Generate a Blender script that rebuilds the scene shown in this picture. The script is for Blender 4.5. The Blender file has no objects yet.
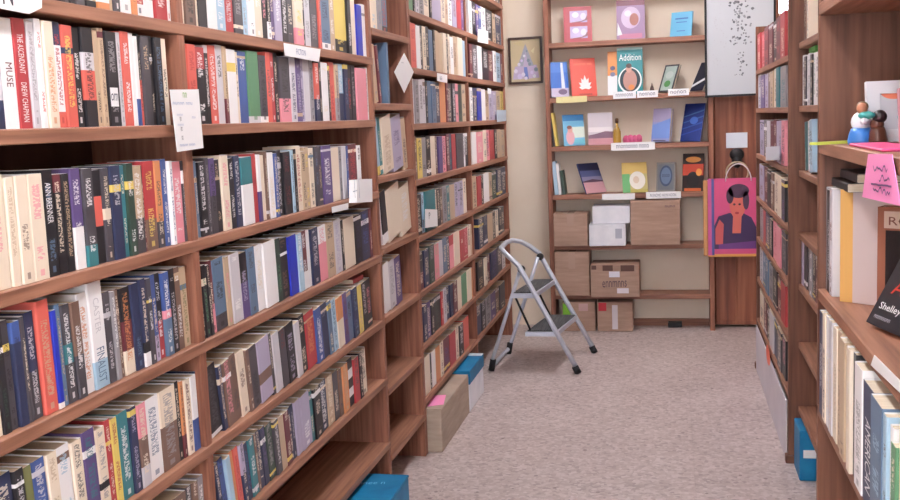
import bpy, math, random
from mathutils import Vector, Matrix
random.seed(7)
scene = bpy.context.scene
COL = scene.collection
PI = math.pi

# ------------------------------------------------------------------ camera geometry (900 x 500 frame)
VPX, VPY, XV, YV = 672.0, 112.0, 786.0, 8700.0
dx, dy, ux, uy = VPX-450, -(VPY-250), XV-450, -(YV-250)
F = math.sqrt(-(dx*ux+dy*uy))
D = Vector((dx, dy, -F)).normalized(); U = -Vector((ux, uy, -F)).normalized(); R = D.cross(U)
M = Matrix((R, D, U)); MT = M.transposed()
CAM = Vector((1.1444, 0.0, 1.55))

def ray(x, y): return M @ Vector((x-450, -(y-250), -F))
def onX(x, y, X):
    r = ray(x, y); return CAM + r*((X-CAM.x)/r.x)
def onY(x, y, Y):
    r = ray(x, y); return CAM + r*((Y-CAM.y)/r.y)
def onZ(x, y, z):
    r = ray(x, y); return CAM + r*((z-CAM.z)/r.z)
def Yat(px, X, z):
    a = MT @ (Vector((X, 0, z))-CAM); b = MT @ Vector((0, 1, 0)); k = px-450
    return -(F*a.x+k*a.z)/(F*b.x+k*b.z)

cam = bpy.data.cameras.new('camera'); co = bpy.data.objects.new('camera', cam); COL.objects.link(co)
cam.sensor_width = 36; cam.lens = F*36/900; cam.clip_start = .02
co.matrix_world = Matrix.Translation(CAM) @ M.to_4x4(); scene.camera = co

# ------------------------------------------------------------------ colours
def lin(c):
    return tuple(((v/255)/12.92 if v/255 <= .04045 else ((v/255+.055)/1.055)**2.4) for v in c)
PAL = dict(k=(26,24,30), n=(36,44,80), b=(56,84,158), B=(26,44,190), l=(160,198,224), t=(40,120,130), g=(82,140,96), G=(40,66,54),
           r=(188,48,54), o=(226,88,74), O=(222,136,78), y=(234,204,88), c=(236,218,194), w=(242,240,242), W=(206,202,210), e=(146,142,148),
           d=(66,62,70), p=(240,140,156), P=(88,66,128), m=(106,38,48), u=(118,86,72), f=(198,168,134), s=(86,116,150), v=(176,166,198), a=(112,116,62))
NAMES = dict(k='black', n='navy', b='blue', B='royal blue', l='pale blue', t='teal', g='green', G='dark green', r='red', o='coral red', O='orange',
             y='yellow', c='cream', w='white', W='pale grey', e='grey', d='charcoal', p='pink', P='purple', m='maroon', u='brown', f='tan', s='steel blue', v='lavender', a='olive')
def soften(c):
    g = .3*c[0]+.59*c[1]+.11*c[2]; return tuple(min(248, (v*.86+g*.14)*.95+13) for v in c)
PAL = {k: soften(v) for k, v in PAL.items()}
LIN = {k: lin(v) for k, v in PAL.items()}
PAPER = lin((226, 212, 190))
WHITE = lin((244, 244, 246))

# ------------------------------------------------------------------ materials
def mat(name, col=None, rough=.6, spec=.4, metal=0):
    m = bpy.data.materials.new(name); m.use_nodes = True
    b = m.node_tree.nodes['Principled BSDF']
    if col: b.inputs['Base Color'].default_value = (*lin(col), 1)
    b.inputs['Roughness'].default_value = rough; b.inputs['Metallic'].default_value = metal
    b.inputs['Specular IOR Level'].default_value = spec
    return m
def N(m, t, **kw):
    n = m.node_tree.nodes.new(t)
    for k, v in kw.items(): setattr(n, k, v)
    return n
def L(m, a, b): m.node_tree.links.new(a, b)
def bsdf(m): return m.node_tree.nodes['Principled BSDF']
def ramp(m, fac, stops):
    r = N(m, 'ShaderNodeValToRGB'); L(m, fac, r.inputs[0]); e = r.color_ramp.elements
    while len(e) < len(stops): e.new(.5)
    for el, (p, c) in zip(e, stops): el.position = p; el.color = (*lin(c), 1)
    return r
def math_(m, op, a, b=None):
    n = N(m, 'ShaderNodeMath', operation=op)
    for i, v in enumerate((a, b)):
        if v is None: continue
        if isinstance(v, (int, float)): n.inputs[i].default_value = v
        else: L(m, v, n.inputs[i])
    return n.outputs[0]

def noise_mat(name, stops, scale=(1, 1, 1), nscale=6, detail=5, rough=.6, bump=0, spec=.4, rotz=0):
    m = mat(name, None, rough, spec)
    tc = N(m, 'ShaderNodeTexCoord'); mp = N(m, 'ShaderNodeMapping'); mp.inputs['Scale'].default_value = scale
    L(m, tc.outputs['Object'], mp.inputs[0])
    nz = N(m, 'ShaderNodeTexNoise'); nz.inputs['Scale'].default_value = nscale; nz.inputs['Detail'].default_value = detail
    L(m, mp.outputs[0], nz.inputs['Vector'])
    r = ramp(m, nz.outputs[0], stops); L(m, r.outputs[0], bsdf(m).inputs['Base Color'])
    if bump:
        bp = N(m, 'ShaderNodeBump'); bp.inputs['Strength'].default_value = bump; bp.inputs['Distance'].default_value = .002
        L(m, nz.outputs[0], bp.inputs['Height']); L(m, bp.outputs[0], bsdf(m).inputs['Normal'])
    return m

WOOD_Y = noise_mat('shelf_wood_lengthwise', [(.3, (126, 84, 66)), (.5, (152, 106, 84)), (.72, (172, 124, 100))], (30, 1.3, 30), 2.2, 6, .5, .15)
WOOD_Z = noise_mat('shelf_wood_upright', [(.3, (118, 72, 56)), (.5, (144, 94, 74)), (.72, (164, 112, 90))], (30, 30, 1.3), 2.2, 6, .5, .15)
WOOD_X = noise_mat('shelf_wood_crosswise', [(.3, (126, 84, 68)), (.5, (150, 104, 84)), (.72, (168, 120, 98))], (1.3, 30, 30), 2.2, 6, .5, .15)
WOOD_R = noise_mat('dark_shelf_wood', [(.3, (90, 56, 43)), (.5, (114, 74, 57)), (.72, (132, 89, 69))], (24, 24, 1.2), 2.2, 6, .5, .15)
WOOD_DOOR = noise_mat('reddish_door_wood', [(.3, (100, 52, 40)), (.48, (142, 84, 62)), (.7, (174, 112, 84))], (10, 10, .5), 2.4, 6, .45, .1)
BACKP = noise_mat('case_back_board', [(.3, (84, 54, 44)), (.7, (110, 74, 60))], (4, 4, 1), 3, 4, .7)
WALL = noise_mat('cream_wall_paint', [(.3, (232, 216, 196)), (.7, (242, 228, 210))], (1, 1, 1), 3, 5, .8, .05)
CEIL = noise_mat('ceiling_paint', [(.3, (232, 230, 226)), (.7, (240, 238, 234))], (1, 1, 1), 3, 4, .9)
CARDB = noise_mat('corrugated_cardboard', [(.3, (160, 130, 114)), (.7, (182, 152, 134))], (2, 2, 14), 3, 4, .8, .05)
CARDB2 = noise_mat('grey_cardboard', [(.3, (166, 148, 132)), (.7, (186, 168, 152))], (2, 2, 14), 3, 4, .8, .05)
WHITEBOX = noise_mat('white_box_card', [(.3, (226, 228, 236)), (.7, (244, 244, 250))], (3, 3, 3), 3, 4, .6)
BLUEBOX = noise_mat('blue_box_card', [(.3, (8, 108, 158)), (.7, (22, 130, 178))], (3, 3, 3), 4, 4, .45)
ALU = mat('brushed_aluminium', (206, 212, 226), .38, .5, .35)
RUBBER = mat('black_rubber', (28, 28, 32), .7)
TREAD = noise_mat('ribbed_dark_tread', [(.35, (60, 62, 66)), (.65, (92, 94, 96))], (60, 2, 2), 3, 2, .7)
PAPERM = mat('white_card', (246, 246, 250), .6)
TAPE = mat('clear_parcel_tape', (180, 152, 136), .2, .6)
BLACKM = mat('black_plastic', (24, 24, 28), .45)
PINKM = mat('pink_paper', (248, 150, 200), .7)

def floor_mat():
    m = mat('speckled_stone_floor', None, .42, .35)
    tc = N(m, 'ShaderNodeTexCoord')
    n1 = N(m, 'ShaderNodeTexNoise'); n1.inputs['Scale'].default_value = 2.2; n1.inputs['Detail'].default_value = 6; L(m, tc.outputs['Object'], n1.inputs['Vector'])
    base = ramp(m, n1.outputs[0], [(.3, (184, 168, 164)), (.7, (206, 191, 187))])
    v = N(m, 'ShaderNodeTexVoronoi'); v.inputs['Scale'].default_value = 62; L(m, tc.outputs['Object'], v.inputs['Vector'])
    sep = N(m, 'ShaderNodeSeparateColor'); L(m, v.outputs['Color'], sep.inputs[0])
    spk = ramp(m, sep.outputs[0], [(0, (128, 112, 114)), (.2, (180, 164, 162)), (.55, (198, 184, 182)), (1, (232, 222, 222))])
    mx = N(m, 'ShaderNodeMix', data_type='RGBA'); mx.inputs['Factor'].default_value = .42
    L(m, base.outputs[0], mx.inputs[6]); L(m, spk.outputs[0], mx.inputs[7])
    v2 = N(m, 'ShaderNodeTexVoronoi'); v2.inputs['Scale'].default_value = 13; L(m, tc.outputs['Object'], v2.inputs['Vector'])
    s2 = N(m, 'ShaderNodeSeparateColor'); L(m, v2.outputs['Color'], s2.inputs[0])
    pick = math_(m, 'GREATER_THAN', s2.outputs[1], .55)
    near = math_(m, 'LESS_THAN', v2.outputs['Distance'], .11)
    dk = math_(m, 'MULTIPLY', math_(m, 'MULTIPLY', pick, near), .55)
    mx2 = N(m, 'ShaderNodeMix', data_type='RGBA'); L(m, dk, mx2.inputs['Factor']); L(m, mx.outputs[2], mx2.inputs[6]); mx2.inputs[7].default_value = (*lin((74, 60, 62)), 1)
    # joints between the slabs
    br = N(m, 'ShaderNodeTexBrick'); br.offset = 0; br.inputs['Scale'].default_value = 1
    br.inputs['Brick Width'].default_value = .61; br.inputs['Row Height'].default_value = .61; br.inputs['Mortar Size'].default_value = .003
    L(m, tc.outputs['Object'], br.inputs['Vector'])
    mx3 = N(m, 'ShaderNodeMix', data_type='RGBA'); L(m, math_(m, 'MULTIPLY', br.outputs['Fac'], .1), mx3.inputs['Factor']); L(m, mx2.outputs[2], mx3.inputs[6]); mx3.inputs[7].default_value = (*lin((120, 104, 102)), 1)
    L(m, mx3.outputs[2], bsdf(m).inputs['Base Color'])
    return m
FLOORM = floor_mat()

def cover_mat():
    """Printed covers: 'Col' is the printed colour, 'Ink' the lettering colour (alpha a seed); the UVs run across and up the spine in metres."""
    m = mat('printed_cover', None, .42, .45)
    c = N(m, 'ShaderNodeAttribute', attribute_name='Col'); k = N(m, 'ShaderNodeAttribute', attribute_name='Ink')
    uv = N(m, 'ShaderNodeUVMap', uv_map='UVMap'); s = N(m, 'ShaderNodeSeparateXYZ'); L(m, uv.outputs[0], s.inputs[0])
    seed = math_(m, 'MULTIPLY', k.outputs['Alpha'], 97.0)
    cmb = N(m, 'ShaderNodeCombineXYZ'); L(m, math_(m, 'MULTIPLY', s.outputs[0], 2.6), cmb.inputs[0]); L(m, math_(m, 'MULTIPLY', s.outputs[1], 230), cmb.inputs[1]); L(m, seed, cmb.inputs[2])
    n1 = N(m, 'ShaderNodeTexNoise'); n1.inputs['Scale'].default_value = 1.4; n1.inputs['Detail'].default_value = 1; L(m, cmb.outputs[0], n1.inputs['Vector'])
    c2 = N(m, 'ShaderNodeCombineXYZ'); L(m, math_(m, 'MULTIPLY', s.outputs[1], 14), c2.inputs[1]); L(m, seed, c2.inputs[2])
    n2 = N(m, 'ShaderNodeTexNoise'); n2.inputs['Scale'].default_value = 1; n2.inputs['Detail'].default_value = 0; L(m, c2.outputs[0], n2.inputs['Vector'])
    ac = math_(m, 'ABSOLUTE', math_(m, 'SUBTRACT', s.outputs[0], .5))
    f1 = math_(m, 'MULTIPLY', math_(m, 'GREATER_THAN', n1.outputs[0], .49), math_(m, 'GREATER_THAN', n2.outputs[0], .43))
    f1 = math_(m, 'MULTIPLY', f1, math_(m, 'LESS_THAN', ac, .28))
    lo = math_(m, 'MULTIPLY', math_(m, 'GREATER_THAN', s.outputs[1], .030), math_(m, 'LESS_THAN', s.outputs[1], .178)); f1 = math_(m, 'MULTIPLY', f1, lo)
    mk = math_(m, 'MULTIPLY', math_(m, 'LESS_THAN', ac, .16), math_(m, 'LESS_THAN', math_(m, 'ABSOLUTE', math_(m, 'SUBTRACT', s.outputs[1], .014)), .006))
    fac = math_(m, 'MAXIMUM', math_(m, 'MULTIPLY', f1, .72), math_(m, 'MULTIPLY', math_(m, 'MULTIPLY', mk, math_(m, 'GREATER_THAN', math_(m, 'FRACT', math_(m, 'MULTIPLY', k.outputs['Alpha'], 7.3)), .45)), .7))
    mx = N(m, 'ShaderNodeMix', data_type='RGBA'); L(m, fac, mx.inputs['Factor']); L(m, c.outputs['Color'], mx.inputs[6]); L(m, k.outputs['Color'], mx.inputs[7])
    L(m, mx.outputs[2], bsdf(m).inputs['Base Color'])
    return m
COVER = cover_mat()
PAGES = noise_mat('page_edges', [(.35, (206, 188, 162)), (.65, (236, 224, 204))], (4, 700, 1), 1, 2, .9)

# ------------------------------------------------------------------ mesh building
class MB:
    def __init__(s): s.v = []; s.f = []; s.c = []; s.k = []; s.uv = []; s.sm = []
    def face(s, pts, col=(.8, .8, .8), ink=None, uv=None, smooth=False):
        b = len(s.v); s.v += [Vector(p) for p in pts]; s.f.append(tuple(range(b, b+len(pts))))
        s.c.append(col); s.k.append(ink or (*col, 0)); s.uv.append(uv or [(-3, -3)]*len(pts)); s.sm.append(smooth)
    def box(s, lo, hi, col=(.8, .8, .8), bev=0):
        x0, y0, z0 = lo; x1, y1, z1 = hi
        if bev:
            b = min(bev, (x1-x0)/2.01, (y1-y0)/2.01, (z1-z0)/2.01)
            P = lambda sx, sy, sz, ax: Vector(((x0 if sx < 0 else x1)-(0 if ax == 0 else sx*b), (y0 if sy < 0 else y1)-(0 if ax == 1 else sy*b), (z0 if sz < 0 else z1)-(0 if ax == 2 else sz*b)))
            q = (-1, 1)
            for ax in range(3):
                o = [i for i in range(3) if i != ax]
                for sg in q:
                    pts = []
                    for a, c in ((-1, -1), (1, -1), (1, 1), (-1, 1)):
                        t = [0, 0, 0]; t[ax] = sg; t[o[0]] = a; t[o[1]] = c; pts.append(P(*t, ax))
                    s.face(pts, col)
            for ax in range(3):
                o = [i for i in range(3) if i != ax]
                for a in q:
                    for c in q:
                        def S(e): t = [0, 0, 0]; t[ax] = e; t[o[0]] = a; t[o[1]] = c; return t
                        s.face([P(*S(-1), o[0]), P(*S(1), o[0]), P(*S(1), o[1]), P(*S(-1), o[1])], col)
            for a in q:
                for c in q:
                    for e in q: s.face([P(a, c, e, 0), P(a, c, e, 1), P(a, c, e, 2)], col)
            return
        p = [(x0, y0, z0), (x1, y0, z0), (x1, y1, z0), (x0, y1, z0), (x0, y0, z1), (x1, y0, z1), (x1, y1, z1), (x0, y1, z1)]
        for q in ((0, 3, 2, 1), (4, 5, 6, 7), (0, 1, 5, 4), (1, 2, 6, 5), (2, 3, 7, 6), (3, 0, 4, 7)): s.face([p[i] for i in q], col)
    def prism(s, pts, off, col=(.8, .8, .8)):
        a = [Vector(p) for p in pts]; b = [p+Vector(off) for p in a]; n = len(a)
        s.face(a, col); s.face(b[::-1], col)
        for i in range(n): j = (i+1) % n; s.face([a[j], a[i], b[i], b[j]], col)
    def tube(s, pts, r, n=10, col=(.8, .8, .8), closed=False):
        pts = [Vector(p) for p in pts]; rings = []; up = Vector((.13, .21, .97)).normalized(); N_ = len(pts)
        for i, p in enumerate(pts):
            a = pts[i-1] if (i > 0 or closed) else p; b = pts[(i+1) % N_] if (i < N_-1 or closed) else p
            t = (b-a).normalized(); u = (up-t*up.dot(t))
            if u.length < .1: u = Vector((1, 0, 0))-t*t.x
            u.normalize(); w = t.cross(u); up = u
            rr = r[i] if isinstance(r, (list, tuple)) else r
            rings.append([p+(u*math.cos(2*PI*k/n)+w*math.sin(2*PI*k/n))*rr for k in range(n)])
        for i in range(N_ if closed else N_-1):
            A, B_ = rings[i], rings[(i+1) % N_]
            for k in range(n): s.face([A[k], A[(k+1) % n], B_[(k+1) % n], B_[k]], col, smooth=True)
        if not closed: s.face(rings[0][::-1], col); s.face(rings[-1], col)
    def lathe(s, prof, c=(0, 0, 0), n=20, col=(.8, .8, .8)):
        c = Vector(c); R_ = [[c+Vector((r*math.cos(2*PI*k/n), r*math.sin(2*PI*k/n), z)) for k in range(n)] for r, z in prof]
        for A, B_ in zip(R_, R_[1:]):
            for k in range(n): s.face([A[k], A[(k+1) % n], B_[(k+1) % n], B_[k]], col, smooth=True)
        s.face(R_[0][::-1], col); s.face(R_[-1], col)
    def blob(s, c, r, col=(.8, .8, .8), n=12, m=8):
        c = Vector(c); r = Vector((r, r, r)) if isinstance(r, (int, float)) else Vector(r); rings = []
        for i in range(m+1):
            t = PI*i/m; rings.append([c+Vector((r.x*math.sin(t)*math.cos(2*PI*k/n), r.y*math.sin(t)*math.sin(2*PI*k/n), r.z*math.cos(t))) for k in range(n)])
        for A, B_ in zip(rings, rings[1:]):
            for k in range(n): s.face([A[k], B_[k], B_[(k+1) % n], A[(k+1) % n]], col, smooth=True)
    def text(s, body, o, right, up, w=None, h=None, col=(0, 0, 0)):
        vs, fs, tw, th = glyphs(body); right = Vector(right); up = Vector(up); o = Vector(o)
        kx = w/tw if w else h/th; ky = h/th if h else kx
        for f in fs: s.face([o+right*(vs[i][0]*kx)+up*(vs[i][1]*ky) for i in f], col)
    def merge(s, o, mx):
        b = len(s.v); s.v += [mx @ p for p in o.v]; s.f += [tuple(i+b for i in f) for f in o.f]; s.c += o.c; s.k += o.k; s.uv += o.uv; s.sm += o.sm
    def xf(s, mx): s.v = [mx @ p for p in s.v]; return s
    def mesh(s, name, m, weld=True):
        me = bpy.data.meshes.new(name)
        if weld:
            key = {}; idx = []; vs = []
            for p in s.v:
                q = (round(p.x, 6), round(p.y, 6), round(p.z, 6))
                if q not in key: key[q] = len(vs); vs.append(p)
                idx.append(key[q])
            fs = []; keep = []
            for n_, f in enumerate(s.f):
                g = [idx[i] for i in f]; h = [g[i] for i in range(len(g)) if g[i] != g[i-1]]
                if len(set(h)) < 3 or len(h) != len(g):
                    if len(set(h)) < 3 or len(set(h)) != len(h): continue
                    fs.append(h); keep.append((n_, [i for i in range(len(g)) if g[i] != g[i-1]])); continue
                if len(set(g)) != len(g): continue
                fs.append(g); keep.append((n_, list(range(len(g)))))
        else: vs = s.v; fs = s.f; keep = [(i, list(range(len(f)))) for i, f in enumerate(s.f)]
        me.from_pydata(vs, [], fs)
        ca = me.attributes.new('Col', 'FLOAT_COLOR', 'CORNER'); ka = me.attributes.new('Ink', 'FLOAT_COLOR', 'CORNER'); ul = me.uv_layers.new(name='UVMap')
        cc = []; kk = []; uu = []
        for n_, ids in keep:
            for i in ids: cc += [*s.c[n_], 1]; kk += s.k[n_]; uu += s.uv[n_][i]
        me.attributes['Col'].data.foreach_set('color', cc); me.attributes['Ink'].data.foreach_set('color', kk); me.uv_layers['UVMap'].data.foreach_set('uv', uu)
        me.polygons.foreach_set('use_smooth', [s.sm[n_] for n_, _ in keep])
        me.materials.append(m); me.update(); return me
    def build(s, name, m, parent=None, loc=None, weld=True, **tags):
        o = bpy.data.objects.new(name, None if False else s.mesh(name, m, weld)); COL.objects.link(o)
        if loc is not None: o.location = loc
        if parent: o.parent = parent
        tag(o, **tags); return o

_gc = {}
def glyphs(body):
    if body not in _gc:
        cu = bpy.data.curves.new('t', 'FONT'); cu.body = body; cu.resolution_u = 2; ob = bpy.data.objects.new('t', cu); COL.objects.link(ob)
        dg = bpy.context.evaluated_depsgraph_get(); me = bpy.data.meshes.new_from_object(ob.evaluated_get(dg))
        vs = [(v.co.x, v.co.y) for v in me.vertices]; fs = [tuple(p.vertices) for p in me.polygons]
        x0 = min(v[0] for v in vs); x1 = max(v[0] for v in vs); y0 = min(v[1] for v in vs); y1 = max(v[1] for v in vs)
        _gc[body] = ([(a-x0, b-y0) for a, b in vs], fs, x1-x0, y1-y0)
        bpy.data.objects.remove(ob); bpy.data.curves.remove(cu); bpy.data.meshes.remove(me)
    return _gc[body]

def tag(o, label=None, cat=None, group=None, kind=None):
    for k, v in (('label', label), ('category', cat), ('group', group), ('kind', kind)):
        if v: o[k] = v
    return o
def empty(name, loc, rz=0, **t):
    o = bpy.data.objects.new(name, None); COL.objects.link(o); o.location = loc; o.rotation_euler.z = rz; o.empty_display_size = .05; return tag(o, **t)
def bx(name, lo, hi, m, parent=None, bev=0, **t):
    """A box as its own object; coordinates are the parent's when it has one."""
    mb = MB(); mb.box(lo, hi, bev=bev); return mb.build(name, m, parent, **t)

# ------------------------------------------------------------------ room
XL, XR, YB, YF, ZC = -.29, 2.06, 7.71, -2.2, 2.9
bx('floor', (XL-.1, YF-.1, -.08), (XR+.1, YB+.1, 0), FLOORM, kind='structure')
bx('ceiling', (XL-.1, YF-.1, ZC), (XR+.1, YB+.1, ZC+.08), CEIL, kind='structure')
bx('wall_left', (XL-.1, YF-.1, 0), (XL, YB+.1, ZC), WALL, kind='structure')
bx('wall_right', (XR, YF-.1, 0), (XR+.1, YB+.1, ZC), WALL, kind='structure')
w = MB()   # end wall with a high window beyond the framed scroll
w.box((XL, YB, 0), (1.8, YB+.1, ZC)); w.box((1.8, YB, 0), (XR, YB+.1, 2.2)); w.box((1.8, YB, 2.62), (XR, YB+.1, ZC)); w.box((2.02, YB, 2.2), (XR, YB+.1, 2.62))
w.build('wall_back', WALL, kind='structure')
w = MB()   # street wall with the shop window behind the camera
w.box((XL, YF-.1, 0), (XR, YF, .7)); w.box((XL, YF-.1, 2.5), (XR, YF, ZC)); w.box((XL, YF-.1, .7), (XL+.2, YF, 2.5)); w.box((XR-.2, YF-.1, .7), (XR, YF, 2.5))
w.build('wall_front', WALL, kind='structure')
GLASS = bpy.data.materials.new('window_glass'); GLASS.use_nodes = True
nt = GLASS.node_tree; nt.nodes.remove(nt.nodes['Principled BSDF']); tr = nt.nodes.new('ShaderNodeBsdfTransparent'); gl = nt.nodes.new('ShaderNodeBsdfGlossy'); gl.inputs['Roughness'].default_value = .03
ms = nt.nodes.new('ShaderNodeMixShader'); ms.inputs[0].default_value = .06; nt.links.new(tr.outputs[0], ms.inputs[1]); nt.links.new(gl.outputs[0], ms.inputs[2]); nt.links.new(ms.outputs[0], nt.nodes['Material Output'].inputs[0])
bx('window_1', (XL+.2, YF-.06, .7), (XR-.2, YF-.05, 2.5), GLASS, kind='structure')
bx('window_2', (1.8, YB+.04, 2.2), (2.02, YB+.05, 2.62), GLASS, kind='structure')

# ------------------------------------------------------------------ left bookcases
def bookcase(name, y0, y1, ups, levels, depth, top, label, up_t=.034, th=.028, spans=None, bottom=0):
    r = empty(name, (0, (y0+y1)/2, 0), label=label, cat='bookcase'); oy = -(y0+y1)/2
    for u in ups: bx('upright', (-depth, u-up_t/2+oy, 0), (0, u+up_t/2+oy, top), WOOD_Z, r, .002)
    segs = spans or [(y0, y1)]
    for z in levels:
        for a, b in segs: bx('shelf', (-depth+.004, a+oy, z-th), (.003, b+oy, z), WOOD_Y, r, .002)
    bx('back_panel', (-depth-.012, y0+oy, .02), (-depth, y1+oy, top), BACKP, r)
    return r
LV = [2.33, 2.068, 1.807, 1.566, 1.285, 1.031, .768, .528, .263]
bookcase('bookcase', .74, 3.998, [.757, 2.355, 3.985], LV[1:], .25, 2.38, 'long brown wooden bookcase packed with paperbacks, two bays wide, along the wall')
NLV = [2.215, 1.924, 1.631, 1.341, 1.053, .772, .476, .2]
bookcase('bookcase', 4.003, 4.61, [4.598], NLV, .25, 2.5, 'narrow brown bookcase with mostly empty shelves between two packed bookcases', .024)
c3 = [2.33, 2.052, 1.796, 1.543, 1.288, 1.028, .77, .52, .265]
bookcase('bookcase', 4.612, 7.345, [4.624, 5.975, 7.333], c3, .25, 2.55, 'far brown bookcase of small paperbacks, ending at the framed picture and cream wall', .024)
for o in COL.objects:
    if o.name.startswith('upright') and False: pass

# ------------------------------------------------------------------ books
def parse(spec):
    """'k40o72w/f' -> bands [(0,k),(.4,o),(.72,w)] and ink key"""
    ink = None
    if '/' in spec: spec, ink = spec.split('/')
    out = []; i = 0; z = 0.0
    while i < len(spec):
        c = spec[i]; i += 1; j = i
        while j < len(spec) and spec[j].isdigit(): j += 1
        out.append((z, c))
        if j > i: z = int(spec[i:j])/100
        i = j
    return out, ink
def ink_of(base, ink):
    sd = random.random()
    if ink == '-': return None
    if ink: return (*LIN[ink], sd)
    dark = sum(LIN[base]) < .9
    return (*(LIN['c'] if dark else LIN[random.choice('dkmn')]), sd)
def cover_mb(t, h, d, spec, ink):
    """An open U of card: back board, spine, front board. Spine face at x = 0 facing +x."""
    mb = MB(); r = min(.0022, t*.22); y = t/2; q = .0007
    out = [(-d, -y), (-r, -y), (0, -y+r), (0, y-r), (-r, y), (-d, y)]
    inn = [(-d, -y+q), (-r-.0003, -y+q), (-q, -y+r+.0002), (-q, y-r-.0002), (-r-.0003, y-q), (-d, y-q)]
    zs = [z for z, _ in spec]+[1.0]
    for (z0, k), z1 in zip(spec, zs[1:]):
        a, b = z0*h, z1*h; col = LIN[k]; ic = ink_of(k, ink)
        for i in range(5):
            p, n = out[i], out[i+1]
            u = [(0, a), (1, a), (1, b), (0, b)] if i == 2 else None
            mb.face([(*p, a), (*n, a), (*n, b), (*p, b)], col, ic if i == 2 else None, u)
    k0 = LIN[spec[0][1]]; k1 = LIN[spec[-1][1]]
    for i in range(5):
        p, n, pi, ni = out[i], out[i+1], inn[i], inn[i+1]
        mb.face([(*pi, h), (*ni, h), (*ni, 0), (*pi, 0)], WHITE)
        mb.face([(*p, h), (*n, h), (*ni, h), (*pi, h)], k1); mb.face([(*n, 0), (*p, 0), (*pi, 0), (*ni, 0)], k0)
    for i in (0, 5):
        p, pi = out[i], inn[i]; s_ = [(*p, 0), (*p, h), (*pi, h), (*pi, 0)]; mb.face(s_ if i == 0 else s_[::-1], k0)
    return mb
def pages_mb(t, h, d):
    mb = MB(); mb.box((-d+.003, -t/2+.001, .0012), (-.0018, t/2-.001, h-.003), PAPER); return mb
def book(name, mx, t, h, d, spec, ink, label=None, cat='book', group=None, extra=None):
    cm = cover_mb(t, h, d, spec, ink)
    if extra: extra(cm, t, h)
    o = cm.build(name, COVER, label=label, cat=cat, group=group); o.matrix_world = mx
    pages_mb(t, h, d).build('pages', PAGES, o)
    return o
ORD = 'zeroth first second third fourth fifth sixth seventh eighth ninth tenth eleventh twelfth thirteenth fourteenth fifteenth sixteenth seventeenth eighteenth nineteenth twentieth'.split()
def ordn(n):
    if n <= 20: return ORD[n]
    return ('twenty-' if n < 30 else 'thirty-' if n < 40 else 'forty-')+ORD[n % 10] if n % 10 else {30: 'thirtieth', 40: 'fortieth'}[n]
def describe(bands, ink):
    ks = []
    for _, k in bands:
        if k not in ks: ks.append(k)
    a = NAMES[bands[max(range(len(bands)), key=lambda i: ([z for z, _ in bands]+[1])[i+1]-bands[i][0])][1]]
    rest = [NAMES[k] for k in ks if NAMES[k] != a]
    return a+(' and '+rest[0] if rest else '')

BAYS = [(0, .775, 2.337), (0, 2.373, 3.967), (0, 4.003, 4.585), (0, 4.637, 5.962), (0, 5.988, 7.32), (1, 4.677, 6.388), (1, 2.846, 4.628), (1, .28, 2.738)]
def bounds(X, start, z, zr):
    if X == X3: return BAYS[7][1:]
    if X == X2: return BAYS[6][1:]
    if X == RX: return BAYS[5][1:]
    y = Yat(float(start), X, z+zr)
    return min((b for b in BAYS if b[0] == 0), key=lambda b: max(b[1]-y, y-b[2], 0))[1:]
RX = 1.625; X2 = RX+.04; X3 = 1.5
def row(text, z, X=0.0, side=1, lean=(0, 0), h=.178, hv=.006, d=.108, zr=0.0, recess=.010, place=None, name='paperback_book', into=None, extras=None, cat='book', group=None, rev=False, gap=.0022, yb=None):
    """Books of one shelf. TEXT: 'x0| x:spec x:spec ...', x the picture column where a spine ends (at height zr above the shelf)."""
    start, rest = text.split('|'); toks = rest.split(); n = len(toks)
    if yb is None: yb = bounds(X, (float(start)+float(toks[-1].split(':')[0]))/2, z, zr)
    X_ = X-side*recess; prev = Yat(float(start), X_, z+zr); made = []
    for i, tk in enumerate(toks):
        px, spec = tk.split(':', 1); hh = h+random.uniform(-hv, hv)
        if '^' in spec: spec, hx = spec.split('^'); hh = float(hx)
        cur = Yat(float(px), X_, z+zr); y0, y1 = min(prev, cur), max(prev, cur); prev = cur
        if spec == '.': continue
        bands, ink = parse(spec); a = lean[0]+(lean[1]-lean[0])*i/max(1, n-1)
        sh_ = zr*math.tan(a); y0 += sh_; y1 += sh_; ov = hh*math.sin(a)
        y0 = max(y0, yb[0]+max(0, ov)+.001); y1 = min(y1, yb[1]+min(0, ov)-.001)
        if y1-y0 < .004: continue
        t = (y1-y0)*math.cos(a)-gap; yc = (y0+y1)/2
        dd = d+random.uniform(-.003, .003); jit = random.uniform(-.005, .003)
        rot = Matrix.Rotation(a, 4, 'X')
        mx = Matrix.Translation((X_+jit, yc, z+.0006+abs(math.sin(a))*t/2)) @ rot
        if side < 0: mx = mx @ Matrix.Rotation(PI, 4, 'Z')
        look = bands
        if len(bands) == 1 and ink != '-' and random.random() < (.45 if sum(LIN[bands[0][1]]) < .9 else .12):
            k0 = bands[0][1]; k1 = random.choice('cfWwy' if sum(LIN[k0]) < .9 else 'nkdmsu'); zz = random.choice((.08, .72, .84, .9))
            look = [(0, k0), (zz, k1), (zz+random.uniform(.03, .1), k0)]
        made.append((mx, t, hh, dd, bands, ink, i, look))
    for j, (mx, t, hh, dd, bands, ink, i, look) in enumerate(made):
        if into is not None:
            into.merge(cover_mb(t, hh, dd, look, ink), mx); into.merge(pages_mb(t, hh, dd), mx); continue
        k = j+1 if not rev else len(made)-j
        if extras and i in extras: look = bands
        book(name, mx, t, hh, dd, look, ink, label=place(describe(bands, ink), k) if place else None, cat=cat, group=group, extra=(extras or {}).get(i))

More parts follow.
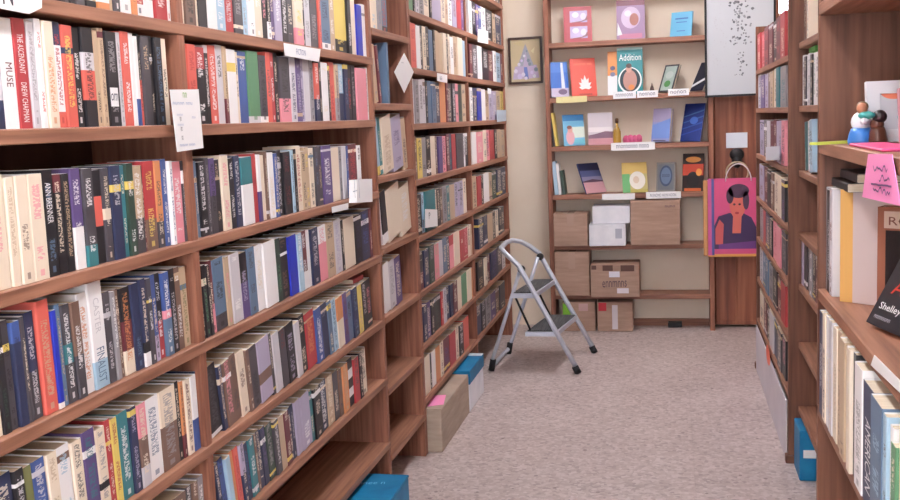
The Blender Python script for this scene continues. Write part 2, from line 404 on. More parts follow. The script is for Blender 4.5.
def nearbay(shelf):
    return lambda ds, k: f'{ds} paperback, {ordn(k)} left of the tall divider, {shelf} shelf'
def farbay(shelf):
    return lambda ds, k: f'{ds} paperback, {ordn(k)} right of the tall divider, {shelf} shelf'
SH = ['highest', 'second highest', 'third highest', 'fourth highest', 'fifth highest', 'sixth highest', 'lowest']
def spine_text(body, z0, z1, wfrac, col):
    def fn(mb, t, h):
        hh = t*wfrac; mb.text(body, (.0004, -hh/2, h*z1), (0, 0, -1), (0, 1, 0), w=h*(z1-z0), h=hh, col=LIN[col])
    return fn
def m_label(mb, t, h):
    mb.face([(.0004, -t*.4, h*.21), (.0004, t*.3, h*.21), (.0004, t*.3, h*.41), (.0004, -t*.4, h*.41)], WHITE)
    mb.text('om', (.0008, -t*.36, h*.27), (0, 1, 0), (0, 0, 1), w=t*.6, h=h*.08, col=LIN['n'])

# bay nearest the camera (left of the divider)
g1 = 'paperbacks left of the divider'
row('60| 66:k 72:d 78:k/w 88:d 99:k/w 111:O8w/O 115:f 121.5:d/w 132:w/e 138:O 146.5:w15r 156:w22e/n 168.5:r/w 174:w/r', 1.807, place=nearbay(SH[0]), group=g1, rev=True, h=.19)
row('-34| -14:c/r 9:n25W/- 22.5:w/- 35.5:r/- 43.5:W/e 50:w/o 60.5:c/O 69:o15w78n/r 80:o/y 88:k/w 100:k27o57W75k/k 105.5:f/k 111:f/u 122.5:k/e 127:W/e 135:o/w 139.5:w/- 144:b30w/- 147:o50k 155:d/f 159:k 166:k/s 171.5:c',
    1.566, place=nearbay(SH[1]), group=g1, rev=True, h=.199, hv=.004, d=.125,
    extras={2: spine_text('MUSE', .38, .6, .5, 'm'), 3: lambda mb, t, h: (spine_text('THE ASCENDANT', .5, .86, .45, 'w')(mb, t, h), spine_text('DREW CHAPMAN', .06, .42, .45, 'w')(mb, t, h)), 13: m_label})
row('-26| -8:c/f 14:c/p 23:c/f 35:c/u 50:c/p 61.5:k/s 70.5:k82m/c 78.5:k/f 89:w42P/w 99.5:t22d/w 108.6:k40o72k/- 116:d45c57d/c 126:n/W 131:t 138.5:G/w 148:d40f/w 150:m 161:u35r/y 168:d30O 173:b/w 177:w/b 186:p/w 190.5:d72w88d/w',
    1.285, place=nearbay(SH[2]), group=g1, rev=True, h=.198, d=.112,
    extras={5: spine_text('ANN BRENNER', .5, .88, .5, 'w')})
row('-24| -8:b 6:c30d 14:k/G 22:d/k 31:n80b/n 36:d 46:d45n/W 59:o/f^.217 65:w6B/- 70:s/f 79:d40t60d/w 88:d45u/w 98:w/O^.206 112:l26w/-^.221 119:d/W 124:e/w 128:u 138:c28m62k/O 146:n/s 152:w16k28n 157:d/w 162:v30b 168:r45k/w 175:s45p55b/w 181:k/W 187:u/w 193.5:f/a',
    1.031, place=nearbay(SH[3]), group=g1, rev=True, lean=(.035, .03), h=.196,
    extras={13: lambda mb, t, h: (spine_text('FINALIST', .05, .38, .55, 's')(mb, t, h), spine_text('CASTER', .52, .85, .4, 'W')(mb, t, h))})
row('-6| 13:n/c 23.5:k/W 32.5:a/- 46:b/W 57:c/f 71:w/l 82:c/d 95:P/t 105:c30k38c/e 111:r 118:y/r 128.5:t/w 136:n/v 145:W25u60p/c 159:w/s 175.5:u55c/e 180:k 184:m30O 190:c 196:b42w/- 199.5:n',
    .768, place=nearbay(SH[4]), group=g1, rev=True, lean=(.06, .02), h=.19, zr=.186)
row('150| 160:c 171:k/w 187:u 193:d/w 199:u/c 205.5:e/w 211:u', .528, place=nearbay(SH[5]), group=g1, rev=True, h=.165, zr=.165)

# second bay (right of the divider)
g2 = 'paperbacks right of the divider'
row('180.5| 185:d 186.5:c 197.5:u40d60u/k 199:c 208.5:k/e 218:w40b/- 227.5:l/w 236:r/W 245:d/e 250:l/e 256:w 264:c/w 269:k50d/p 273:w25k 277:P 284:v/w 290:k/w 296:d 304:p25c/y 306.5:k 312.5:W/e 320:d/e 322.5:o 332:w12s/n 337:f/w 348.5:k24y/y 352:k/w 358:c/- 363.5:B/- 371.5:w78e83w/-',
    1.807, place=farbay(SH[0]), group=g2, h=.2, hv=.012)
row('183| 191:o/w 200:o/r 209.5:k72r/w 214:k/w 221.5:o/w 228:W 231.5:m32f 240:w70y82w/- 243:c 251:b/w 262:W9g/g 269.5:w9d/k 274:o 278:r/w 282:k/c 292.5:p36d/k 298:W 303:P/v 307:v 313:W/- 317:e 321.5:n38o/w 324:k 330.5:w/c 332.5:k 337.5:o/r 341:e40f 346:n48l/w 350:n/s 354:k/r 358:k/e 368:p/- 371:w 374:P45b/-',
    1.566, place=farbay(SH[1]), group=g2, h=.198, hv=.008, d=.125)
row('194| 200:f/d 203:s 210:k/w 214:d/e 220:d50P/k 225.5:k/f 233:c/p 238:k/w 244:n/W 255:w60t/- 260:r/- 263.5:P45w/- 268.5:c/- 271:u 276.5:w/c 280:b 285.5:k/W 293:k/m 296:l 299:k/e 304:c/r^.205 308.5:f/k 313:f/y 317.5:c/d 321:d/s 324.5:d/f 333.5:P/w 342:c/- 345:e 349:W/- 351:b 359:m/r 362.5:w',
    1.285, place=farbay(SH[2]), group=g2, h=.192, lean=(.02, .01))
row('197| 206.5:k 211:k/g 214.5:k 219:p40m 230:d22s/k 235:f/p 244.5:W/w 252:P55k/v 260:s/d 267.5:w/c 279.5:w/- 284:G/g 292:k/u 300:B/- 305:l/w 310:w30m/w 314:w/- 321:n/W 329:p68w/p 337:f/d 344:W/v 346.5:k 357:c/- 364:k/n 372:n/b 374.5:m',
    1.031, place=farbay(SH[3]), group=g2, h=.186, lean=(.06, .04))
row('214| 225:w6k/d 229:n 237:u/p 244:u/d 251.5:c/u 255:u 263:d/k 275:v30u48v/- 278:d 284.5:W/- 291:d/m 299:k/v 304:W/- 310:k 319:r/O 325:b/w 331.5:n/e 335.5:s 340:l/s 346:c55O/- 350:P/m 355:s/k 360:n/s 364.5:y/f 369:k/W 374:k/p',
    .768, place=farbay(SH[4]), group=g2, h=.182, lean=(.13, .09))
row('213.5| 218:n 224:b/n 229:l/- 233:O/- 238:o/r 242.5:n50v 247:n/b 253:t/w 256:u 260.5:n 265.5:n/P 272:G/e 277:d/W 282.5:f/- 287.5:m 291:n/c 294:n/W 300:v/- 309:v/w 312.5:t 319.5:k 326.5:n/w 333:f/c 338:d 341.5:u/n 347:O/f 353:k20w38k58w78k/- 358:r/d 361:k 366:c',
    .528, place=farbay(SH[5]), group=g2, h=.172, zr=.168, lean=(.17, .05))
row('262| 270:u/c 277:n/w 284:c/k 291:b/w', .263, place=farbay(SH[6]), group=g2, h=.15, zr=.15, d=.11)
# a red paperback lying across the tops of the row
mx = Matrix.Translation((-.02, 3.80, .768+.203)) @ Matrix.Rotation(PI/2, 4, 'X')
book('paperback_book', mx, .018, .13, .1, [(0, 'r')], '-', label='red paperback lying flat on top of the upright books, fifth shelf, second bay', group=g2)

# tall books of the narrow bookcase
def nb(kind):
    return lambda ds, k: f'{ds} softcover, {ordn(k)} from near end, {kind} shelf of narrow bookcase'
gN = 'tall softcovers in the narrow bookcase'
row('372| 378:c/l 382:e/s 388:k10s/r', 1.924, place=nb('highest'), name='tall_softcover_book', group=gN, h=.25, d=.16, recess=.02)
row('376.5| 380:f/e 382:m', 1.631, place=nb('second highest'), name='tall_softcover_book', group=gN, h=.235, d=.14, lean=(.16, .16), recess=.02)
row('388| 390:s/-', 1.631, place=lambda a, k: 'thin slate blue softcover standing upright behind leaning books, narrow bookcase', name='tall_softcover_book', group=gN, h=.25, d=.19, recess=.012)
row('379.5| 382:y15l/- 384.5:t 394:c/f 404:v/P 408:f', 1.341, place=nb('third highest'), name='tall_softcover_book', group=gN, h=.232, d=.14, lean=(.13, .13), recess=.02)
row('380| 384:W 389:w20k/k 402:c/- 414:c/w', 1.053, place=nb('fourth highest'), name='tall_softcover_book', group=gN, h=.216, d=.14, lean=(.15, .15), recess=.02)
row('386| 391:w/- 397:W/e 403:P', .772, place=nb('fifth highest'), name='tall_softcover_book', group=gN, h=.21, d=.12, lean=(.09, .09), recess=.02)

# the small paperbacks of the far cases: past counting, one object
S = MB()
row('470.5| 475:w 479:k 483:W 487:k 491:e 495:w 499:n 504:k', 2.33, into=S, h=.19)
row('404| 408:W 414:g/- 415.5:k 419:W 424:e 430:c 432:k 442:v/- 446:c 449:f 453:w 457:v 461.5:r/- 468:P/v', 2.052, into=S, h=.195)
row('470| 473:w 476.5:k/W 479:P 481.5:b 486:w 493:k/w 496:f 501:n 504.5:l', 2.052, into=S, h=.195)
row('404| 408:o/- 412:o/- 417.5:o/r 421:w/- 424:k 427:c 430:k 434:s/- 436:k 440:f/- 444:f/- 447:c/- 449:k 451:c 454:w 458:f 463:c/- 467:l/-', 1.796, into=S, h=.205)
row('470| 473:m 478:d/w 483:w/- 489:k/w 494:m 496.5:w 501:l/n 504.5:m', 1.796, into=S, h=.2)
row('409| 413:w/- 416:W 420:e/k 424:W/k 427:W 429:k 433:s/- 437:s/n 441:n 447:O/- 449:m 453:d 456:d/w 459:p 463:G/k 467:f', 1.543, into=S, h=.205)
row('471.5| 474:w 478:n 482:B/n 486:w/- 490:f 493:v 497:v/w 501:f 505:y', 1.543, into=S, h=.195)
row('411| 416:w/- 419:u 423.5:y/k 428:e 432.5:k 437:c/- 439:u 443:P/- 447:p 450:m 453:n/t 457:r/- 464:d/k 466:w 470:k/w', 1.288, into=S, h=.19)
row('473| 477.5:w/- 484:p/c 487:c 490.5:p 495:r/- 497.5:k 501:f/e 506:f/e', 1.288, into=S, h=.19)
row('412| 415:f 423:k/c 426:l 436:t/- 437.5:c 441:k 444:u 448:e 451:t 456:f/- 460:v 464:v/d 467:c', 1.028, into=S, h=.188)
row('474| 478:f 482:r/- 484.5:k 490:w/- 493:f 497:G 502:n 506:n', 1.028, into=S, h=.185)
row('416| 421:e 425:m45k 430:n 435:G/e 440:p/f 444:W/- 448:s 451:n 455:p70r/- 460.5:c/- 464:r 468:r/p 471:c 477:f/c', .77, into=S, h=.18)
row('479| 484:n 488:n/e 493:f/- 496:k 499:c 502:d 505:d', .77, into=S, h=.18)
row('420| 424:P/w 428:n 432:P 435:k 442:k/G 444:r 447:W 451:n 454:n/s 458:m 462:c/- 468:g/- 472:c/- 476:O/-', .52, into=S, h=.175)
row('479| 485:k/f 487.5:c 491:m 498:n/P 503:d 506:W', .52, into=S, h=.175)
row('422| 426:w/- 431:c/- 433:k 437:w/- 442:O/- 445:c 451:m/P 457:r/- 460:c 464:k/w 470:o/-', .265, into=S, h=.175)
row('472.5| 477:k 482:n 486:k/W 491:e 496:P 500:u 505:d', .265, into=S, h=.175)

# ------------------------------------------------------------------ right-hand cases
RX = 1.625
def rcase(name, X, y0, y1, ups, levels, depth, top, label, th=.026, up_t=.03, back=True, foot=False):
    r = empty(name, (X, (y0+y1)/2, 0), label=label, cat='bookcase'); oy = -(y0+y1)/2
    for u in ups:
        bx('upright', (0, u-up_t/2+oy, 0), (depth, u+up_t/2+oy, top), WOOD_R, r, .002)
        if foot: bx('foot', (-.012, u-up_t/2-.012+oy, 0), (.05, u+up_t/2+.006+oy, .035), WOOD_R, r, .003)
    for z in levels: bx('shelf', (.0, y0+oy, z-th), (depth-.004, y1+oy, z), WOOD_Y, r, .002)
    if back: bx('back_panel', (depth, y0+oy, .02), (depth+.012, y1+oy, top), BACKP, r)
    return r
R1L = [2.02, 1.77, 1.552, 1.29, 1.04, .80, .56, .31]
R1 = rcase('bookcase', RX, 4.655, 6.42, [4.66, 6.405], R1L[1:], .24, 2.02, 'far right bookcase of paperbacks standing nearest to the pink tote bag', foot=True)
R2L = [2.1, 1.815, 1.555, 1.285, 1.02, .80, .545, .262]
rcase('bookcase', RX+.04, 2.80, 4.63, [2.83], R2L, .24, 2.35, 'half-filled right bookcase between the near display bookcase and the far one')
row('785.5| 781:r 777:m/r 773:k 769:m 765:m/r 761:r/p 758:r', 1.77, X=RX, side=-1, into=S, h=.2)
row('785.5| 780:e/t 777:t/- 774:c 771:f 768:u 765:v 761:P 758:W', 1.552, X=RX, side=-1, into=S, h=.183)
row('785.5| 782:p 779:v 776:v/W 773:m 770:m/v 767:W 764:d 760:v', 1.29, X=RX, side=-1, into=S, h=.2)
row('785.5| 782:k/P 778:c/- 774:c 771:u 768:k/G 764:m 760:v', 1.04, X=RX, side=-1, into=S, h=.19)
row('785.5| 781:d/e 777:p/- 773:p/r 770:k 766:n 763:r/- 760:e', .80, X=RX, side=-1, into=S, h=.19)
row('785.5| 781:r/- 777:m 773:k 769:e 766:s 763:s/W 760:W', .56, X=RX, side=-1, into=S, h=.19)
row('785.5| 782:k/p 778:d 774:n/k 770:W/- 767:k 764:m 760:c', .31, X=RX, side=-1, into=S, h=.19)
S.build('paperback_books', COVER, weld=False, label='hundreds of small mixed paperbacks packed in the far left and far right bookcases', cat='books', kind='stuff', group='paperbacks on the far bookcases')

def r2(kind): return lambda ds, k: f'{ds} book, {ordn(k)} from far upright, {kind} of half-filled right bookcase'
gR = 'books in the half-filled right bookcase'
kw = dict(X=X2, side=-1, name='softcover_book', group=gR)
row('800.5| 803.5:m/-^.25 806:u', 1.815, place=r2('highest shelf'), h=.24, d=.16, recess=.018, **kw)
row('806.5| 808.5:c/e', 1.815, place=lambda a, k: 'large cream book with grey print, highest shelf of half-filled right bookcase', h=.25, d=.2, recess=.005, **kw)
row('800.5| 803:e/w 805:w 807:d 809:w/e 811:W 813:k 815:w/g 818:w 821:e', 1.555, place=r2('second shelf'), h=.2, d=.2, recess=.014, **kw)
row('800.5| 802.5:d 805.5:w45l/g^.2 808:t/- 811:w 814:l', 1.285, place=r2('third shelf'), h=.205, d=.2, recess=.02, lean=(-.1, -.1), **kw)
row('800| 804:v/- 807:d/k 810:k/e 813:e/w 816:k 819:m', .80, place=r2('fifth shelf'), h=.182, d=.13, recess=.014, **kw)
bx('green_folder', (X2+.02, 4.28, 1.555+.208), (X2+.2, 4.47, 1.555+.228), mat('green_card', (98, 178, 90), .6), bev=.003, label='bright green folder lying flat on the white books, second shelf of right bookcase', cat='folder')

# near display bookcase
X3, Y3 = 1.5, 2.765
rcase('bookcase', X3, .25, Y3, [.265, Y3-.012], [1.80, 1.463, 1.093, .793, .40, .08], .52, 2.3, 'nearest right-hand deep brown bookcase with figurine shelf and tall hardcovers', up_t=.026, th=.03)
for i in range(0): pass
def r3(ds, k): return f'{ds} hardcover, {ordn(k)} from the far upright on the lower shelf of nearest right bookcase'
def sp3(body, z0, z1, wf, c): return spine_text(body, z0, z1, wf, c)
row('820| 823.5:n/W 826.5:c 829.5:w/c 833:W/c 837:c/f 841:f/u 846:f/u 848.5:u 852:c/- 855:k/e', .793, X=X3, side=-1, zr=.26, h=.262, hv=.008, d=.2, place=r3, name='hardcover_book', group='hardcovers on the lower shelf', recess=-.004)
row('855.5| 863:w/e^.25 873.5:n/-^.235 885:s/l^.235 889:l^.23 893:w^.22 898:g^.2 907:c/r^.245 920:k/m^.25 930:w', .793, X=X3, side=-1, zr=.225, h=.23, d=.2, name='hardcover_book', group='hardcovers on the lower shelf', recess=-.004,
    place=lambda ds, k: f'{ds} hardcover, {ordn(k)} past the black one, lower shelf of nearest right bookcase', extras={1: spine_text('AMERICAN', .12, .72, .5, 'w')})
row('818.5| 823:k/e 825.5:n 828:e 831:k/W 834:W', 1.093, X=X3, side=-1, h=.255, d=.2, name='hardcover_book', group='hardcovers beside the pale book', recess=.02,
    place=lambda ds, k: f'{ds} hardcover, {ordn(k)} from the far upright beside the tall pale book')

# ------------------------------------------------------------------ books shown cover-out
def rect(mb, w, h, x0, z0, x1, z1, col, y=-.0004):
    mb.face([((x0-.5)*w, y, z0*h), ((x1-.5)*w, y, z0*h), ((x1-.5)*w, y, z1*h), ((x0-.5)*w, y, z1*h)], col)
def poly(mb, w, h, pts, col, y=-.0006):
    mb.face([((x-.5)*w, y, z*h) for x, z in pts], col)
def ell(mb, w, h, cx, cz, rx, rz, col, y=-.0008, n=20):
    poly(mb, w, h, [(cx+rx*math.cos(2*PI*k/n), cz+rz*math.sin(2*PI*k/n)) for k in range(n)], col, y)
def word(mb, w, h, body, x0, z0, x1, z1, col, y=-.0012):
    mb.text(body, ((x0-.5)*w, y, z0*h), (1, 0, 0), (0, 0, 1), w=(x1-x0)*w, h=(z1-z0)*h, col=col)
def cover_book(name, loc, w, h, t, yaw, lean, base, art, label, roll=0, spine=None, group=None, cat='book'):
    """A book standing with its front cover towards -y; origin at the middle of the cover's foot."""
    mb = MB(); q = .0012; c = lin(base); sc = lin(spine) if spine else c
    mb.box((-w/2, 0, 0), (w/2, q, h), c); mb.box((-w/2, t-q, 0), (w/2, t, h), c); mb.box((-w/2, q, 0), (-w/2+q, t-q, h), sc)
    if art: art(mb, w, h)
    mx = Matrix.Translation(loc) @ Matrix.Rotation(yaw, 4, 'Z') @ Matrix.Rotation(-lean, 4, 'X') @ Matrix.Rotation(roll, 4, 'Y')
    o = mb.build(name, COVER, label=label, cat=cat, group=group); o.matrix_world = mx
    p = MB(); p.box((-w/2+q, q, .002), (w/2-.003, t-q, h-.002)); p.build('pages', PAGES, o)
    return o
c_ = lin
BS = [2.066, 1.682, 1.336, .988, .623, .262]   # tops of the end-wall shelves
def shelf_book(x0, x1, si, hpx, base, art, label, yaw=0, lean=.2, t=.012, Y=7.545, spine=None, name='display_book', roll=0):
    z = BS[si]; xm = (x0+x1)/2; a = onY(x0, 150, Y).x; b = onY(x1, 150, Y).x; k = F/7.62
    p = onY(xm, 112-(z-1.55)*k+.04*(672-xm), Y)
    w = (b-a)/max(.3, math.cos(yaw)); h = hpx/k/math.cos(lean)
    wd = w/2*abs(math.sin(yaw))
    return cover_book(name, (p.x, Y+wd*.4, z+.001+t*math.sin(lean)), w, h, t, yaw, lean, base, art, label, spine=spine, group='books displayed on the end wall shelves', roll=roll)

def a_red(mb, w, h):
    for z0, z1 in ((.55, .88), (.1, .44)):
        rect(mb, w, h, .22, z0, .84, z1, c_((190, 176, 214))); poly(mb, w, h, [(.22, z0), (.6, z0), (.84, z0+.18), (.84, z0+.06), (.84, z0), (.5, z0+.1)][:4], c_((120, 70, 90))); ell(mb, w, h, .42, (z0+z1)/2+.05, .12, .08, c_((236, 232, 250))); ell(mb, w, h, .7, (z0+z1)/2, .1, .1, c_((228, 222, 244)))
def a_mauve(mb, w, h):
    rect(mb, w, h, 0, .86, 1, 1, c_((110, 50, 70))); ell(mb, w, h, .5, .55, .34, .28, c_((204, 186, 214))); ell(mb, w, h, .62, .5, .16, .16, c_((150, 90, 80)), -.0010); ell(mb, w, h, .4, .66, .12, .08, c_((236, 226, 240)), -.0011); poly(mb, w, h, [(.02, .1), (.2, .12), (.04, .44)], c_((244, 244, 250))); rect(mb, w, h, .1, .02, .9, .14, c_((186, 120, 150)))  # the near-white triangle is glare painted into the cover colours
def a_ltblue(mb, w, h): rect(mb, w, h, .2, .7, .8, .76, c_((80, 120, 190))); rect(mb, w, h, .25, .56, .75, .6, c_((90, 130, 200))); rect(mb, w, h, .3, .2, .7, .24, c_((90, 130, 200)))
def a_blue(mb, w, h):
    rect(mb, w, h, .0, .25, 1, .7, c_((60, 110, 196))); poly(mb, w, h, [(.6, .25), (.8, .25), (.74, .98), (.62, .98)], c_((226, 236, 250))); rect(mb, w, h, 0, 0, 1, .25, c_((206, 196, 220))); ell(mb, w, h, .65, .14, .25, .08, c_((120, 100, 130)))
def a_lotus(mb, w, h):
    for a, l in ((0, .36), (.5, .32), (-.5, .32), (1.0, .3), (-1.0, .3), (1.42, .26), (-1.42, .26)):
        s_, k = math.sin(a), math.cos(a); px, pz = k, -s_
        poly(mb, w, h, [(.55, .2), (.55+s_*l*.5+px*.07, .2+k*l*.6+pz*.05), (.55+s_*l, .2+k*l), (.55+s_*l*.5-px*.07, .2+k*l*.6-pz*.05)], c_((250, 240, 240)), -.0006-.0001*abs(a))
    word(mb, w, h, 'oooooo', .3, .03, .8, .07, c_((80, 40, 40))); word(mb, w, h, 'nnnnn nn', .15, .82, .85, .87, c_((246, 150, 120)))
def a_orange(mb, w, h): rect(mb, w, h, 0, 0, 1, .45, c_((250, 250, 252))); ell(mb, w, h, .5, .62, .25, .05, c_((90, 90, 120))); ell(mb, w, h, .5, .48, .25, .05, c_((130, 130, 160)))
def a_teal(mb, w, h):
    rect(mb, w, h, 0, .95, 1, 1, c_((190, 226, 220))); word(mb, w, h, 'Addition', .08, .72, .94, .86, WHITE)
    ell(mb, w, h, .5, .3, .46, .28, c_((240, 246, 246)), n=28); ell(mb, w, h, .5, .31, .4, .25, c_((40, 60, 70)), -.0010, 28)
    ell(mb, w, h, .5, .3, .27, .22, c_((186, 140, 130)), -.0012); ell(mb, w, h, .46, .55, .11, .09, c_((200, 156, 144)), -.0014); ell(mb, w, h, .46, .61, .11, .05, c_((70, 46, 44)), -.0015); ell(mb, w, h, .55, .15, .12, .06, c_((222, 140, 80)), -.0014)
def a_green(mb, w, h): rect(mb, w, h, .1, .06, .9, .94, c_((178, 198, 190))); ell(mb, w, h, .5, .3, .22, .12, c_((90, 150, 90))); ell(mb, w, h, .5, .62, .28, .14, c_((200, 212, 206)))
def a_black(mb, w, h): poly(mb, w, h, [(0, .12), (1, .4), (1, .5), (0, .22)], c_((236, 238, 244)))
def a_photo(mb, w, h):
    rect(mb, w, h, 0, .8, 1, 1, c_((50, 130, 190))); rect(mb, w, h, .3, .25, 1, .6, c_((226, 238, 226))); ell(mb, w, h, .32, .26, .2, .24, c_((226, 176, 186))); ell(mb, w, h, .32, .52, .12, .12, c_((220, 170, 160)), -.001); ell(mb, w, h, .3, .59, .12, .06, c_((130, 80, 70)), -.0011); rect(mb, w, h, .5, .05, 1, .2, c_((120, 200, 220)))
def a_land(mb, w, h):
    rect(mb, w, h, 0, .55, 1, 1, c_((206, 198, 206))); rect(mb, w, h, 0, .4, 1, .55, c_((232, 226, 230))); poly(mb, w, h, [(0, .3), (.3, .34), (.7, .42), (1, .4), (1, .2), (0, .2)], c_((116, 84, 104))); rect(mb, w, h, 0, 0, 1, .2, c_((206, 150, 160)))
def a_lav(mb, w, h): rect(mb, w, h, 0, .6, 1, 1, c_((166, 156, 190))); poly(mb, w, h, [(0, .1), (1, .1), (1, .7), (0, .5)], c_((120, 150, 216))); rect(mb, w, h, .1, .02, .8, .05, c_((70, 60, 70)))
def a_navy(mb, w, h):
    for i in range(4): poly(mb, w, h, [(0, .15+.16*i), (1, .32+.16*i), (1, .36+.16*i), (0, .18+.16*i)], c_((38+10*i, 70+12*i, 150)), -.0006-.0001*i)
    ell(mb, w, h, .55, .55, .2, .1, c_((66, 104, 186)), -.0012)
def a_sky(mb, w, h): rect(mb, w, h, 0, 0, 1, .4, c_((206, 158, 166))); rect(mb, w, h, 0, .4, 1, .55, c_((140, 136, 168))); rect(mb, w, h, 0, .75, 1, 1, c_((50, 54, 90))); poly(mb, w, h, [(0, .4), (.5, .46), (1, .4), (1, .36), (0, .36)], c_((96, 70, 90)), -.001)
def a_yel(mb, w, h): rect(mb, w, h, 0, .62, 1, 1, c_((226, 196, 116))); rect(mb, w, h, 0, 0, .3, .62, c_((110, 180, 120))); ell(mb, w, h, .6, .4, .32, .3, c_((240, 236, 226))); ell(mb, w, h, .55, .42, .12, .12, c_((220, 200, 180)), -.001); rect(mb, w, h, .3, 0, 1, .1, c_((190, 180, 100)))
def a_orn(mb, w, h): rect(mb, w, h, .08, .06, .92, .94, c_((106, 110, 116))); ell(mb, w, h, .5, .54, .34, .36, c_((54, 70, 100)), n=24); ell(mb, w, h, .5, .54, .27, .29, c_((96, 116, 146)), -.001, 24); word(mb, w, h, 'oooo', .3, .5, .7, .6, c_((40, 50, 80)))
def a_fire(mb, w, h): rect(mb, w, h, 0, .42, 1, .72, c_((186, 66, 44))); ell(mb, w, h, .5, .84, .36, .08, c_((210, 140, 70))); ell(mb, w, h, .5, .3, .3, .22, c_((20, 14, 16))); rect(mb, w, h, .1, 0, .9, .08, c_((200, 100, 50))); ell(mb, w, h, .78, .5, .14, .1, c_((224, 150, 70)), -.001)

shelf_book(564.5, 592, 0, 34, (164, 48, 62), a_red, 'red display book with two pale photos, top end wall shelf', yaw=.12, lean=.14)
shelf_book(617, 645, 0, 37, (150, 120, 158), a_mauve, 'mauve display book with pale artwork and painted-on glare, top end wall shelf', yaw=0, lean=.1)
shelf_book(670, 691, 0, 23, (112, 188, 226), a_ltblue, 'small sky blue display book, top end wall shelf', yaw=-.4, lean=.22)
shelf_book(552, 569, 1, 34, (80, 130, 210), a_blue, 'blue display book with white streak, second end wall shelf', yaw=.35, lean=.2, t=.03, spine=(40, 52, 100))
shelf_book(572.5, 597, 1, 37, (222, 92, 78), a_lotus, 'orange-red display book with white lotus, second end wall shelf', yaw=.3, lean=.24)
shelf_book(608, 618, 1, 42, (238, 160, 96), a_orange, 'orange and white booklet half behind the teal book, second end wall shelf', yaw=.0, lean=.12, Y=7.57)
shelf_book(617.5, 643, 1, 45, (40, 132, 138), a_teal, 'large teal display book with figure in white ring, second end wall shelf', yaw=0, lean=.12, Y=7.535)
shelf_book(658, 672, 1, 26, (70, 70, 76), a_green, 'grey-green display book leaning beside the white labels, second end wall shelf', yaw=-.7, lean=.42, t=.02)
shelf_book(690, 702, 1, 27, (24, 28, 50), a_black, 'black display book with white stripe, leaning beside the framed scroll', yaw=-.9, lean=.5, t=.014)
shelf_book(564.5, 585, 2, 30, (120, 190, 226), a_photo, 'light blue display book with a pink-clothed person, third end wall shelf', yaw=.3, lean=.24)
shelf_book(588.5, 613, 2, 31, (206, 198, 206), a_land, 'pale display book with mauve landscape, third end wall shelf', yaw=.1, lean=.16)
shelf_book(651, 669, 2, 32, (150, 156, 206), a_lav, 'lavender blue display book with thick pale edge, third end wall shelf', yaw=-.4, lean=.22, t=.035)
shelf_book(680, 700, 2, 36, (28, 50, 120), a_navy, 'deep blue display book with light swirls, third end wall shelf', yaw=-.55, lean=.3)
shelf_book(587, 606, 3, 29, (88, 96, 140), a_sky, 'dusk sky display book tilted over, lowest display shelf on end wall', yaw=.75, lean=.45)
shelf_book(623, 648, 3, 29, (200, 190, 130), a_yel, 'yellow and green display book with white oval, lowest display shelf', yaw=.2, lean=.22)
shelf_book(656, 675, 3, 28, (132, 128, 124), a_orn, 'grey display book with blue oval ornament, lowest display shelf', yaw=-.2, lean=.18, t=.02)
shelf_book(682, 703, 3, 36, (40, 22, 22), a_fire, 'black and fiery red display book beside the pink tote bag', yaw=-.25, lean=.16)

def thin(x0, x1, si, hpx, col, label, roll):
    z = BS[si]; a = onY(x0, 150, 7.56).x; b = onY(x1, 150, 7.56).x; k = F/7.62; t = b-a-.001; h = hpx/k
    o = cover_mb(t, h, .12, parse(col)[0], '-').build('thin_booklet', COVER, label=label, cat='booklet', group='thin booklets on the end wall shelves')
    o.matrix_world = Matrix.Translation(((a+b)/2, 7.53, z+.001+abs(math.sin(roll))*t/2)) @ Matrix.Rotation(roll, 4, 'Y') @ Matrix.Rotation(-PI/2, 4, 'Z')
    pages_mb(t, h, .12).build('pages', PAGES, o)
thin(556, 558.5, 2, 33, 'y', 'yellow thin booklet standing spine-out, third end wall shelf', -.12)
thin(553.5, 556, 2, 32, 'k', 'black thin booklet beside the yellow one, third end wall shelf', -.12)
thin(554, 558, 3, 33, 'l', 'pale blue thin booklet, leftmost on the lowest display shelf', -.08)
thin(558, 561, 3, 31, 'w', 'white thin booklet between pale blue and dark green ones', -.08)
thin(562, 565.5, 3, 24, 'G', 'dark green thin booklet beside the white one, lowest display shelf', -.12)

# ------------------------------------------------------------------ end wall shelving
r = empty('wall_shelving', (.84, 7.6, 0), label='brown end wall shelving with display books above and boxes below', cat='shelving')
for a in (.263, 1.39): bx('upright', (a-.84, -.1, 0), (a+.034-.84, .108, 2.6), WOOD_Z, r, .002)
for z in BS+[2.42]: bx('shelf', (.297-.84, -.095, z-.034), (1.39-.84, .108, z), WOOD_X, r, .002)
bx('plinth', (.297-.84, .08, 0), (1.39-.84, .108, .05), WOOD_X, r)

def strip(x0, y0, x1, y1, label, col=WHITE, letters=None, name='shelf_label', Y=7.497):
    a = onY(x0, y0, Y); b = onY(x1, y1, Y); mb = MB(); w = b.x-a.x; h = a.z-b.z
    mb.box((0, -.001, 0), (w, 0, h), col)
    if letters: mb.text(letters, (w*.12, -.0016, h*.28), (1, 0, 0), (0, 0, 1), w=w*.74, h=h*.44, col=c_((90, 90, 120)))
    mb.build(name, COVER, loc=(a.x, Y, b.z), label=label, cat='label', group='labels on the end wall shelf edges')
strip(556, 97, 587, 102, 'yellow strip label on the shelf edge under the lotus book', c_((232, 222, 160)))
strip(613, 92, 636, 98, 'white shelf label under the large teal book', WHITE, 'nnnnoonn')
strip(637, 91, 658, 97, 'white shelf label right of the teal book label', WHITE, 'nonnon')
strip(668, 89, 689, 95, 'white shelf label under the grey-green leaning book', WHITE, 'nonon')
strip(611, 143, 655, 149.5, 'long white shelf label beneath the golden bottle and pink pouch', WHITE, 'nnonnonno nono')
strip(602, 194, 635, 199.5, 'plain white shelf label under the yellow and green book', WHITE)
